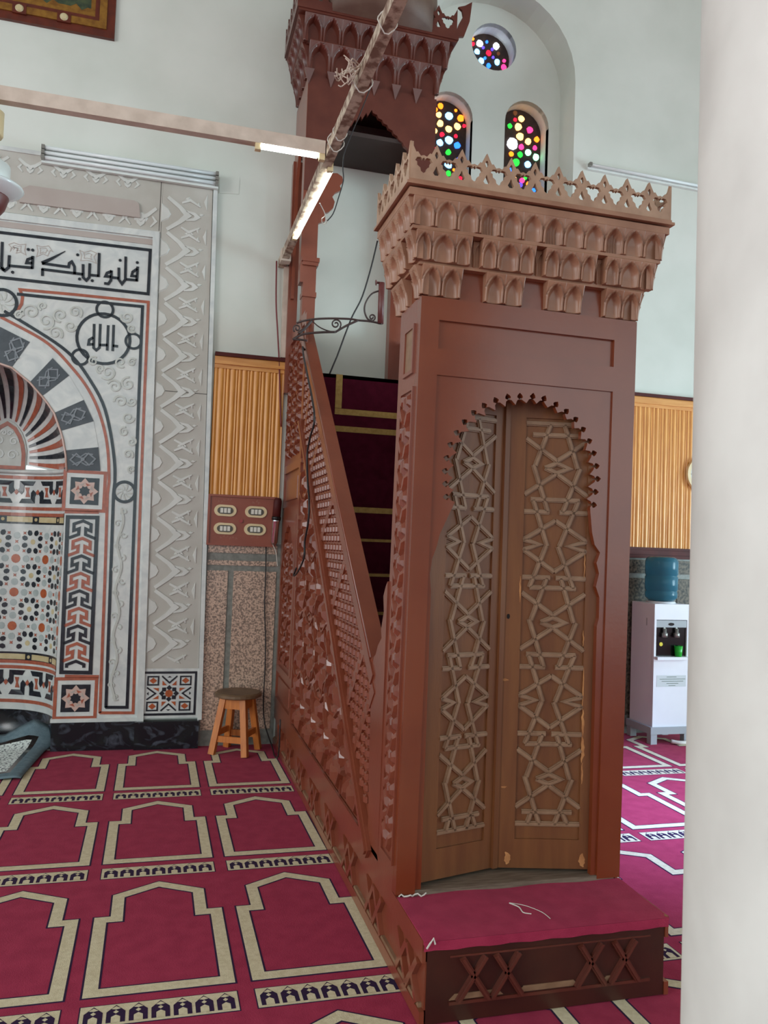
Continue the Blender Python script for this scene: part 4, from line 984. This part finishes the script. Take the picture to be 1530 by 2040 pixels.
# --- square star panel at the foot of the pilaster
a0, a1 = W(281, 1438), W(391, 1326); bx0, bx1, bz0, bz1 = -.118, .262, .235, .545
fp = fY(YM-.006)
Q('panel_ground', G().prism(rect(bx0-.02, bx1+.02, bz0-.02, bz1+.02), fm, -.028, .006), 'white')
Q('dark_line', G().ribbon(rect(bx0+.008, bx1-.008, bz0+.008, bz1-.008), .016, fp, 0, .003, True), 'black')
PW_, PH_ = bx1-bx0-.07, bz1-bz0-.06; TP = lambda u, v: (bx0+.035+u*PW_, bz0+.03+v*PH_)
for u, v in ((.14, .14), (.86, .14), (.14, .86), (.86, .86)):
    Q('dark_line', G().ribbon([TP(u+a*.115, v+b*.115) for a, b in ((-1, -1), (1, -1), (1, 1), (-1, 1))], .0105, fp, 0, .003, True), 'black')
    Q('orange_inlay', G().prism([TP(u+a*.085, v+b*.085) for a, b in ((-1, 0), (0, -1), (1, 0), (0, 1))], fp, 0, .003), 'orange')
rot4 = lambda p, q: [p, (1-p[1], p[0]), (1-p[0], 1-p[1]), (p[1], 1-p[0])][q]
for q in range(4):
    T = lambda u, v: TP(*rot4((u, v), q))
    Q('dark_line', G().ribbon([T(.33, .99), T(.5, .80), T(.67, .99)], .0105, fp, 0, .003), 'black')
    Q('dark_inlay', G().prism([T(.45, .95), T(.55, .95), T(.5, .99)], fp, 0, .003), 'black')
    for s_ in (-1, 1): Q('orange_inlay', G().prism([T(.5+s_*.155, .73), T(.5+s_*.055, .73), T(.5+s_*.155, .86)], fp, 0, .003), 'orange')
for q in range(8):
    a = PI/4*q; c = TP(.5+.158*math.cos(a), .5+.158*math.sin(a)); ph = a if q % 2 == 0 else a
    Q('dark_inlay', G().prism(circ(c[0], c[1], .0195, 4, a), fp, 0, .003), 'black')
c = TP(.5, .5); Q('orange_inlay', G().prism(circ(c[0], c[1], .027, 8), fp, 0, .004), 'orange')

# --- the other flank of the facade mirrors this one about the niche axis
refl = Matrix(((-1, 0, 0, 2*NX), (0, 1, 0, 0), (0, 0, 1, 0), (0, 0, 0, 1)))
both = {'dark_line', 'red_line', 'white_frame', 'surround_slab', 'branch_inlay', 'tile_ground', 'star_inlay', 'star_heart', 'tan_inlay', 'medallion_ring', 'medallion_disc', 'relief_stem', 'vine', 'panel_ground', 'plinth_block'}
for o in list(mh.children):
    if o.name.split('.')[0] in both and min(v.co.x for v in o.data.vertices) > NX+.03:
        c_ = o.copy(); COL.objects.link(c_); c_.matrix_basis = refl @ o.matrix_basis

# ================================================================== THINGS
# --- carpets on the pulpit
sc_ = thing('stair_carpet', (1.27, 4.2, .4), 'dark maroon stair runner with gold edge stripes on the pulpit steps', 'stair carpet')
for k in range(NS):
    y0 = 3.2+.2*k; z1 = zs_(y0)-.012
    ob('tread_cloth', G().box(.885, 1.66, y0-.008, y0+.2, z1+.0005, z1+.009), 'stair_cloth', sc_)
    ob('riser_cloth', G().box(.885, 1.66, y0-.009, y0-.0005, z1-.18, z1+.0005), 'stair_cloth', sc_)
    if k not in (8, 9): ob('gold_stripe', G().box(.885, 1.66, y0-.0115, y0-.008, z1-.024, z1+.009) if k > 6 else G().box(.885, 1.66, y0-.0115, y0-.008, z1-.006, z1+.010), 'stair_tan', sc_)
bc = thing('bench_cloth', (1.27, 5.19, 2.1), 'maroon cloth with gold border bands hanging over the pulpit bench', 'cloth')
ob('front_fold', G().box(.885, 1.66, 5.180, 5.192, 2.095, 2.625), 'stair_cloth', bc); ob('top_fold', G().box(.885, 1.66, 5.18, 5.44, 2.6005, 2.625), 'stair_cloth', bc)
p0, p1 = W(668, 790, 5.18), W(681, 790, 5.18)
ob('gold_band', G().box(p0[0], p1[0], 5.176, 5.1795, 2.40, 2.626), 'stair_tan', bc)
zz = W(745, 826, 5.18)[1]; ob('gold_band', G().box(p0[0], 1.66, 5.176, 5.1795, zz-.018, zz+.022), 'stair_tan', bc)
zz = W(745, 859, 5.18)[1]; ob('gold_band', G().box(.9, 1.66, 5.176, 5.1795, zz-.02, zz+.018), 'stair_tan', bc)
st = thing('step_carpet', (1.27, 2.55, .262), 'crimson carpet offcut covering the front step of the pulpit', 'carpet')
random.seed(11)
g = G(); nx, ny = 24, 8; V = []
for j in range(ny+1):
    for i in range(nx+1):
        u = i/nx; v = j/ny; x = .834+.876*u; y = 2.398+(2.745-2.398)*v - .012*math.sin(u*PI)*(v if v == 1 else 0)
        if j == ny: y = 2.715+.05*math.sin(PI*min(1, u*1.1))
        V.append((x, min(y, 2.708 if (u < .10 or u > .93) else y), .2645+.003*math.sin(u*17)*math.sin(v*5)+(.009 if v > 0 else .004)))
n1 = nx+1; Fc = [(j*n1+i, j*n1+i+1, (j+1)*n1+i+1, (j+1)*n1+i) for j in range(ny) for i in range(nx)]
g.add(V, Fc); g.add([(V[i][0], 2.397, V[i][2]) for i in range(n1)]+[(V[i][0], 2.398, .238+.002*math.sin(i*1.7)) for i in range(n1)], [(i, i+1, n1+i+1, n1+i) for i in range(nx)])
g.add([(V[0][0], V[j*n1][1], V[j*n1][2]) for j in range(ny+1)]+[(V[0][0], V[j*n1][1], .258) for j in range(ny+1)], [(j, j+1, ny+2+j, ny+1+j) for j in range(ny)])
ob('pile', g, 'carpet', st, True, False)
fr_ = [(1.20, 2.53), (1.235, 2.515), (1.255, 2.47), (1.29, 2.43)]
ob('loose_thread', G().tube([(x, y, .277) for x, y in smooth_pts([(1.205, 2.585), (1.225, 2.55), (1.222, 2.51), (1.245, 2.495)], 4)], .0022, 5), 'wire_white', st)
ob('loose_thread', G().tube([(x, y, .278) for x, y in smooth_pts([(1.205, 2.585), (1.25, 2.555), (1.285, 2.50), (1.292, 2.45)], 4)], .0012, 5), 'wire_white', st)
ob('loose_thread', G().tube([(.84+.1*i/10, 2.700+.006*math.sin(i*1.3), .279+.004*math.sin(i*2.1)) for i in range(11)], .0028, 5), 'wire_white', st)
ob('loose_thread', G().tube([(.842, 2.394, .25), (.85, 2.388, .268), (.862, 2.391, .281), (.868, 2.392, .262)], .003, 5), 'wire_white', st)

# --- tie beams and lamps hanging on them
bm_ = tag(ob('tie_beam', G().bar((.770, .9, 3.585), (.745, 5.93, 3.585), .052, .062), 'beam_dark'), 'weathered square beam with flaking paint running towards the wall above the pulpit', 'beam')
for y, r in ((3.0, 1), (3.42, 1.2), (3.9, .9), (4.0, 1.1)):
    ob('wire_tie', G().tube([(.757+.04*r*math.cos(a), y+.012*math.sin(3*a), 3.585+.045*r*math.sin(a)) for a in [2*PI*i/14 for i in range(14)]], .003, 5, True), 'wire_white', bm_)
random.seed(9)
for (y, k) in ((3.40, 7), (3.32, 5)):
    for i in range(k): ob('paint_curl', G().tube(smooth_pts([(.73, y+random.uniform(-.05, .05), 3.60), (.70+random.uniform(-.02, .02), y+random.uniform(-.04, .04), 3.58+random.uniform(-.03, .03)), (.67+random.uniform(-.03, .03), y+random.uniform(-.05, .05), 3.555+random.uniform(-.02, .02)), (.65+random.uniform(-.03, .04), y+random.uniform(-.05, .05), 3.56+random.uniform(-.03, .03))], 3), .003, 4), 'beam', bm_)
ob('beam_collar', G().box(.715, .785, 5.72, 5.80, 3.54, 3.63), 'beam', bm_)
xb = tag(ob('cross_beam', G().box(-.88, .722, 4.105, 4.155, 3.565, 3.635).box(-.90, -.876, 4.095, 4.165, 3.545, 3.66), 'beam'), 'cream painted cross beam in front of the marble surround', 'beam')
def tube_lamp(name, p, q, label, off):
    p = Vector(p); q = Vector(q); o = thing(name, tuple(p), label, 'tube lamp'); d = (q-p).normalized(); off = Vector(off)
    ob('glass_tube', G().tube([p+d*.02, q-d*.02], .0135, 12), 'tube_lit', o, True)
    for e in (p, q): ob('tube_holder', G().bar(e-d*.008+off*.5, e+d*.022+off*.5, .03, .05), 'plate', o)
    ob('batten', G().bar(p+off, q+off, .028, .022), 'lampwhite', o)
    return o
a = at(660, 338, 'z', 3.545); b = at(589, 474, 'z', 3.545)
lm = tube_lamp('fluorescent_lamp', a, b, 'lit fluorescent tube slung under the weathered beam beside the canopy', (-.012, 0, .028))
ob('hanging_flex', G().tube(smooth_pts([tuple(at(x, y, 'z', 3.52)) for x, y in ((637, 405), (648, 428), (641, 436), (643, 446), (650, 444), (650, 436))], 3), .003, 5), 'wire_white', lm)
a = at(512, 288, 'z', 3.552); b = at(634, 314, 'z', 3.552)
tube_lamp('fluorescent_lamp', (a.x, 4.118, 3.552), (.70, 4.118, 3.552), 'lit fluorescent tube under the end of the cream cross beam', (0, .012, .01))
def wall_lamp(x0, x1, z0, nt_, label, slope=0, YW=YW):
    o = thing('wall_tube_lamp', ((x0+x1)/2, YW, z0), label, 'tube lamp'); hgt = .034
    ob('backplate', G().add([(x0, YW, z0), (x1, YW, z0+slope), (x1, YW, z0+slope+hgt*nt_+.02), (x0, YW, z0+hgt*nt_+.02), (x0, YW-.03, z0), (x1, YW-.03, z0+slope), (x1, YW-.03, z0+slope+hgt*nt_+.02), (x0, YW-.03, z0+hgt*nt_+.02)], [(0,1,2,3),(4,5,6,7),(0,1,5,4),(1,2,6,5),(2,3,7,6),(3,0,4,7)]), 'lampwhite', o)
    for i in range(nt_):
        z = z0+.012+hgt*(i+.5)
        ob('glass_tube', G().tube([(x0+.02, YW-.05, z), (x1-.02, YW-.05, z+slope)], .013, 10), 'tube', o, True)
        for xx, zz in ((x0, z), (x1-.022, z+slope)): ob('tube_cap', G().box(xx, xx+.022, YW-.068, YW-.03, zz-.014, zz+.014), 'metal', o)
wall_lamp(-.95, .25, 4.055, 3, 'unlit triple tube lamp fixed above the carved grey marble surround', .0, 5.889)
wall_lamp(3.27, 4.55, 4.715, 1, 'unlit tube lamp on the white wall beside the arched alcove', -.02)
tag(ob('cover_plate', G().prism(ww([(438, 350), (478, 352), (476, 384), (437, 382)]), fY(YW), 0, .006), 'wall'), 'painted-over square cover plate beside the triple tube lamp', 'cover plate')

# --- pendant at the beam end
pd = thing('pendant_lamp', (-.935, 4.13, 3.55), 'white pendant lamp with wide disc hanging from the cross beam end', 'lamp')
ob('neck', G().lathe([(.055, -.16), (.06, -.15), (.06, -.04), (.03, -.02), (.03, -.005)], (-.905, 4.13, 3.55), 20), 'plate', pd, True)
ob('rod', G().tube([(-.905, 4.13, 3.40), (-.905, 4.13, 3.26)], .016, 8), 'metal', pd, True)
ob('housing', G().lathe([(.09, 0), (.10, .01), (.10, .09), (.07, .115), (.02, .12)], (-.905, 4.13, 3.16), 28), 'lampwhite', pd, True)
ob('disc', G().lathe([(.05, -.05), (.10, -.045), (.155, -.012), (.165, 0), (.16, .008), (.08, .012)], (-.905, 4.13, 3.145), 32), 'tube', pd, True)
ob('bowl', G().lathe([(.01, -.16), (.05, -.15), (.085, -.10), (.10, -.05), (.10, -.045)], (-.905, 4.13, 3.145), 28), 'pipe', pd, True)

# --- framed picture
pc = thing('framed_picture', (-1.1, YW, 5.04), 'gilt and oxblood framed picture high on the white wall', 'picture')
x0_, x1_, z0_, z1_ = -1.75, -.522, 5.045, 5.95
fw_ = fY(YW)
ob('canvas', G().prism(rect(x0_+.16, x1_-.16, z0_+.16, z1_-.16), fw_, 0, .012), 'paint_green', pc)
def fringe(): return [(x0_+.15+(x1_-x0_-.3)*i/24, z0_+.185+.018*(i % 2)+.012*math.sin(i*1.9)) for i in range(25)]
ob('canvas_foot', G().prism([(x0_+.15, z0_+.14), (x1_-.15, z0_+.14)]+list(reversed(fringe())), fw_, .012, .014), 'gold', pc)
for a, b, d, mt in ((.0, .055, .03, 'frame_red'), (.055, .105, .04, 'gold'), (.105, .135, .03, 'frame_red'), (.135, .165, .022, 'gold')):
    c = (a+b)/2; ob('frame_moulding', G().ribbon(rect(x0_+c, x1_-c, z0_+c, z1_-c), b-a, fw_, 0, d, True), mt, pc)
for xx in (-.86, -1.15, -1.42):
    ob('frame_block', G().prism(rect(xx-.045, xx+.045, z0_+.045, z0_+.115), fw_, .03, .046), 'frame_red', pc); ob('boss', G().prism(circ(xx, z0_+.082, .028, 12), fw_, .046, .056, shrink=.7), 'cream', pc)

# --- wrought iron bracket across the head of the stairs
YB = 5.12
ib = thing('iron_bracket', (.82, YB, 2.95), 'scrolled wrought iron bracket with maroon pipe at the head of the pulpit stairs', 'bracket')
def wpx(L_): return [(p[0], YB, p[1]) for p in [W(540+x/5.885, 560+y/5.885, YB) for x, y in L_]]
def c8(L_, k=5): return smooth_pts(wpx(L_), k)
def sp_(cx, cy, r, t, ph, sg=1): return [(cx+r*(1-.8*i/22)*math.cos(ph+sg*2*PI*t*i/22), cy+r*(1-.8*i/22)*math.sin(ph+sg*2*PI*t*i/22)) for i in range(23)]
for L_, r in (([(300,493),(400,462),(560,442),(740,438),(930,445),(1020,460),(1160,472),(1300,500)], .007), ([(255,685),(330,640),(420,615),(600,600),(755,597)], .008), ([(755,597),(880,525),(1020,460)], .008), ([(480,465),(560,535),(660,580),(755,590),(815,540)], .004), ([(320,612),(400,550),(475,462)], .011), ([(255,685),(330,685),(425,698)], .007), ([(1275,112),(1180,150),(1110,250),(1095,350),(1130,440),(1185,468)], .006)):
    ob('iron_bar', G().tube(c8(L_), r, 6), 'iron', ib, True)
for cx_, cy_, r, t_, ph, sg in ((760, 505, 62, 1.5, .6, -1), (1183, 425, 42, 1.35, 1.5, -1), (305, 555, 48, 1.3, 2.2, 1)):
    ob('iron_scroll', G().tube(wpx(sp_(cx_, cy_, r, t_, ph, sg)), .0055, 6), 'iron', ib, True)
ob('pipe', G().tube(wpx([(1283, 500), (1290, 250), (1297, 20)]), .021, 12), 'pipe', ib, True)
ob('set_screw', G().tube(wpx([(1280, 20), (1235, 18), (1232, 18), (1228, 18)]), [.008, .008, .02, .02], 8), 'pipe', ib, True)
# --- loose cables
def cable(name, pts, r, mt, label, cat='cable'): return tag(ob(name, G().tube(pts, r, 6), mt, None, True), label, cat)
up_pts = [tuple(at(x, y, 'y', 5.30)) for x, y in ((752, 480), (740, 530), (722, 590), (702, 630), (688, 665), (665, 725), (640, 765))]
dn = [(XL-.045, *L(x, y, XL-.045)) for x, y in ((628, 778), (626, 820), (618, 870), (612, 905), (613, 960), (616, 1000), (614, 1040), (607, 1080), (606, 1110), (594, 1138), (585, 1147), (590, 1132))]
dn = [dn[0]] + dn[1:]
cable('cable', smooth_pts(up_pts + [(.80, 5.10, zr_(5.10)+.02)] + dn[1:], 4), .006, 'cable', 'black cable draped over the handrail and down the carved side')
cable('cable', smooth_pts([tuple(at(x, y, 'y', 5.895)) for x, y in ((530, 1088), (529, 1150), (527, 1210), (529, 1270), (528, 1330), (525, 1390), (527, 1440))]+[(.80, 5.72, .03), (.792, 5.55, .02), (.80, 5.42, .06), (.80, 5.40, .3)], 4), .005, 'cable', 'black cable running down the stone dado behind the stool')
cable('cable', smooth_pts([tuple(at(x, y, 'y', 5.90)) for x, y in ((551, 520), (550, 600), (553, 660), (556, 720), (558, 800), (560, 850))], 4), .006, 'wire_red', 'dark red wire beside the cream conduit at the pulpit back')
cable('wire', smooth_pts([tuple(at(x, y, 'y', 3.75)) for x, y in ((742, 165), (722, 215), (700, 268), (686, 305), (683, 335), (684, 360), (674, 395), (664, 425), (652, 440))], 4), .003, 'cable', 'thin dark wire drooping from the weathered beam past the lit tube')
tag(ob('conduit', G().box(.762, .796, 5.893, 5.933, 2.87, 3.56), 'beam'), 'cream painted conduit rising from the pine panel to the beam end', 'conduit')
cable('flex', smooth_pts([tuple(at(x, y, 'y', 5.868)) for x, y in ((540, 1078), (549, 1098), (552, 1120), (553, 1128))], 4), .003, 'wire_white', 'thin white flex dangling under the torch')

# --- switchboard and torch
sb = thing('switchboard', (.53, YW, 1.48), 'brown switchboard with four oval switch plates beside the pulpit', 'switchboard')
fb = fY(5.885); bx0, bz0 = W(413, 1083, 5.885); bx1, bz1 = W(535, 992, 5.885); bx1 = .775
ob('board', G().box(bx0, bx1, 5.885, 5.92, bz0, bz1), 'board', sb)
ob('rim', G().ribbon(rect(bx0, bx1, bz0, bz1), .016, fb, 0, .012, True), 'board', sb)
for (x, y) in ((449, 1017), (510, 1020), (448, 1053), (508, 1055)):
    c = W(x, y, 5.88); pl = [(c[0]+(.036 if math.cos(t) > 0 else -.036)+.044*math.cos(t), c[1]+.042*math.sin(t)) for t in [2*PI*i/20+.01 for i in range(20)]]
    pt = ob('switch_plate', G().prism(pl, fb, 0, .01), 'plate', sb)
    ob('switch_bed', G().prism([(c[0]+(q[0]-c[0])*.72, c[1]+(q[1]-c[1])*.62) for q in pl], fb, .01, .013), 'rockbed', pt)
    for i in (-1, 0, 1): ob('rocker', G().box(c[0]+i*.026-.010, c[0]+i*.026+.010, 5.866, 5.873, c[1]-.017, c[1]+.017), 'rocker', pt)
c = W(480, 1038, 5.88); ob('indicator', G().prism(circ(c[0], c[1], .013, 12), fb, 0, .012), 'redlight', sb)
random.seed(21)
for (x, y, n_) in ((441, 1000, 5), (510, 1003, 3), (445, 1073, 6), (506, 1073, 3)):
    for i in range(n_):
        a = W(x+i*6-6+random.uniform(-1, 1), y+random.uniform(-3, 3), 5.88); ob('chalk_mark', G().ribbon([a, (a[0]+random.uniform(-.006, .01), a[1]+.015), (a[0]+.012, a[1]+random.uniform(.0, .012))], .0035, fb, 0, .001), 'chalk', sb)
tc = thing('torch', (.79, 5.85, 1.5), 'dark red torch with chrome barrel hanging at the switchboard edge', 'torch')
t0 = Vector((.783, 5.855, W(545, 992, 5.85)[1])); t1 = Vector((.765, 5.85, W(538, 1085, 5.85)[1]))
dt = t1-t0
ob('handle', G().tube([t0, t0+dt*.06, t0+dt*.40], [.022, .030, .030], 14), 'oxblood', tc, True); ob('collar', G().tube([t0+dt*.40, t0+dt*.47], .034, 14), 'gloss_black', tc, True)
ob('barrel', G().tube([t0+dt*.47, t0+dt*.5, t0+dt*.95, t0+dt], [.030, .026, .024, .016], 14), 'chrome', tc, True)

# --- stool
sl = thing('stool', (.543, 5.735, 0), 'orange pine stool with worn round seat standing beside the pulpit', 'stool')
C0 = Vector((.543, 5.725)); feet = [Vector(p) for p in ((.372, 5.682), (.592, 5.568), (.708, 5.79), (.492, 5.885))]; HZ = .395
tops = [C0+(f-C0)*.58 for f in feet]; FZ = .009
def at_leg(i, z): k = z/HZ; return Vector((*(feet[i]+(tops[i]-feet[i])*k), z))
ob('seat', G().lathe([(.02, 0), (.150, 0), (.164, .008), (.164, .026), (.15, .034), (.02, .034)], (C0.x, C0.y, HZ+.001), 28), 'stool_top', sl)
for i in range(4): 
    d_ = (feet[(i+1) % 4]-feet[i]).normalized(); ob('leg', G().bar(at_leg(i, FZ), at_leg(i, HZ), .042, .042, (d_.x, d_.y, 0)), 'wood_stool', sl)
for i in range(4):
    ob('apron', G().bar(at_leg(i, .355), at_leg((i+1) % 4, .355), .02, .07), 'wood_stool', sl)
    ob('stretcher', G().bar(at_leg(i, .115 if i % 2 == 0 else .15), at_leg((i+1) % 4, .115 if i % 2 == 0 else .15), .018, .042), 'wood_stool', sl)

# --- small prayer rug lying in the niche mouth
def rug():
    nu, nv = 34, 26; g = G(); V = []
    for j in range(nv+1):
        for i in range(nu+1):
            u, v = i/nu, j/nv
            x = -1.75+(1.75-.775)*u+.07*v*u; y = 5.245+.86*v-.03*(1-u)
            cr = max(0, (u-.74)/.26); fv = max(0, (v-.72)/.28)
            z = .012+.016*(math.sin(7*u+3*v)+1)*.5*v + .16*fv**1.6*(.35+.65*max(0, 1-abs(u-.86)/.16)) + .022*cr*(1-.4*v) - .01*max(0, cr-.85)/.15
            x += .05*fv*cr
            V.append((x, y, max(.009, z)))
    n1 = nu+1; N = len(V); V += [(x, y, z-.008 if z > .02 else max(.0082, z-.006)) for x, y, z in V]
    for j in range(nv):
        for i in range(nu):
            b = min(i if i > 20 else 99, nu-1-i, j, nv-1-j)
            g.m.append(0 if b < 3 else (2 if b in (3, 9) else 1)); g.f.append((j*n1+i, j*n1+i+1, (j+1)*n1+i+1, (j+1)*n1+i))
    bd = [i for i in range(n1)]+[j*n1+nu for j in range(1, nv+1)]+[nv*n1+i for i in range(nu-1, -1, -1)]+[j*n1 for j in range(nv-1, 0, -1)]; k = len(bd)
    for i in range(k): g.f.append((bd[i], bd[(i+1) % k], N+bd[(i+1) % k], N+bd[i])); g.m.append(0)
    for j in range(nv):
        for i in range(nu): g.f.append((N+j*n1+i, N+(j+1)*n1+i, N+(j+1)*n1+i+1, N+j*n1+i+1)); g.m.append(0)
    g.v = V; return g
tag(ob('prayer_rug', rug(), ['rugblue', 'rugpat', 'gloss_black'], None, True), 'small prayer rug with blue-grey plush border rumpled in the niche mouth', 'rug')

# --- water cooler with bottle and cup
wc = thing('water_cooler', (3.93, 5.7, 0), 'white floor-standing water cooler on grey base against the dado', 'water cooler')
wx0, wx1, wy0, wy1 = 3.772, 4.09, 5.555, 5.875
ob('body', G().box(wx0, wx1, wy0+.03, wy1, .14, 1.11), 'cooler', wc)
ob('upper_front', G().box(wx0, wx1, wy0, wy0+.032, .985, 1.11), 'cooler', wc); ob('lower_front', G().box(wx0, wx1, wy0, wy0+.032, .14, .69), 'cooler', wc)
ob('recess', G().box(wx0+.02, wx1-.02, wy0+.014, wy0+.032, .69, .985), 'gloss_black', wc)
for a in (wx0, wx1-.018): ob('side_cheek', G().box(a, a+.018, wy0, wy0+.032, .69, .985), 'cooler', wc)
ob('control_strip', G().box(wx0+.018, wx1-.018, wy0+.002, wy0+.02, .925, .98), 'coolgrey', wc)
ob('display', G().prism([(wx0+.155+.026*math.cos(t), .95+.012*math.sin(t)) for t in [2*PI*i/14 for i in range(14)]], fY(wy0+.002), 0, .003), 'gloss_black', wc)
for xx in (wx0+.09, wx0+.20):
    tp = ob('tap', G().lathe([(.012, 0), (.024, .004), (.024, .035), (.014, .04), (.014, .07)], (xx, wy0-.005, .845), 12), 'metal', wc, True)
    ob('tap_arm', G().box(xx-.008, xx+.008, wy0-.005, wy0+.015, .905, .925), 'metal', tp)
ob('sticker', G().prism(circ(wx0+.072, .79, .016, 12), fY(wy0+.014), 0, .002), 'yellow', wc)
ob('drip_tray', G().box(wx0+.005, wx1-.005, wy0-.045, wy0+.03, .672, .695), 'cooler', wc)
ob('notice', G().prism(rect(wx0+.03, wx1-.02, .455, .545), fY(wy0), 0, .0015), 'paper', wc)
for i, (a, b) in enumerate(((.10, .20), (.03, .29), (.05, .27), (.10, .22), (.12, .19))): ob('print_line', G().prism(rect(wx0+.03+a*.9, wx0+.03+b*.9, .530-i*.017, .5345-i*.017), fY(wy0), .0015, .002), 'ink', wc)
ob('hinge_mark', G().box(wx0-.0015, wx0, wy0+.10, wy0+.11, .93, .99), 'coolgrey', wc)
ob('base', G().box(wx0-.025, wx1+.025, wy0-.02, wy1+.01, .085, .14), 'coolgrey', wc)
for a, b in ((wx0-.02, wy0-.015), (wx1-.035, wy0-.015), (wx0-.02, wy1-.05), (wx1-.035, wy1-.05)): ob('foot', G().box(a, a+.055, b, b+.055, .0065, .085), 'coolgrey', wc)
ob('bottle_collar', G().lathe([(.11, 0), (.118, .004), (.108, .014), (.10, .016)], (3.935, 5.715, 1.109), 28), 'cooler', wc, True)
bt = thing('water_bottle', (3.935, 5.715, 1.12), 'large translucent blue bottle upended on the white water cooler', 'bottle')
ob('bottle_body', G().lathe([(.06, .008), (.10, .010), (.126, .035), (.128, .075), (.123, .085), (.123, .092), (.130, .10), (.130, .20), (.124, .208), (.124, .216), (.131, .224), (.131, .325), (.122, .352), (.10, .365), (.05, .368)], (3.935, 5.715, 1.12), 36), 'bottle', bt, True)
cp = tag(ob('cup', G().lathe([(.022, 0), (.026, .002), (.033, .085), (.030, .085), (.024, .005), (.01, .005)], (wx0+.215, wy0-.012, .6955), 20), 'green', None, True), 'bright green plastic cup on the cooler drip tray', 'cup')
tag(ob('hose_end', G().tube(smooth_pts([(3.93, 5.53, .03), (3.99, 5.50, .024), (4.06, 5.51, .024), (4.15, 5.56, .024)], 4), .016, 8), 'wire_white', None, True), 'short white hose lying on the carpet under the cooler', 'hose')

# --- wall clock
ck = thing('wall_clock', (4.43, YW-.03, 2.2), 'round pale wall clock on the pine panel, half hidden by the column', 'clock')
cx_, cz_ = 4.432, 2.205; fk = fY(YW-.03)
ob('rim', G().ribbon(circ(cx_, cz_, .135, 36), .03, fk, 0, .03, True), 'plate', ck); ob('face', G().prism(circ(cx_, cz_, .125, 36), fk, 0, .012), 'paper', ck)
for q in range(12): a = PI/6*q; ob('hour_mark', G().ribbon([(cx_+.10*math.cos(a), cz_+.10*math.sin(a)), (cx_+.112*math.cos(a), cz_+.112*math.sin(a))], .006, fk, .012, .0135), 'hole', ck)
for a, l_, w_ in ((2.0, .055, .008), (.4, .085, .006)): ob('hand', G().ribbon([(cx_, cz_), (cx_+l_*math.cos(a), cz_+l_*math.sin(a))], w_, fk, .0135, .016), 'hole', ck)
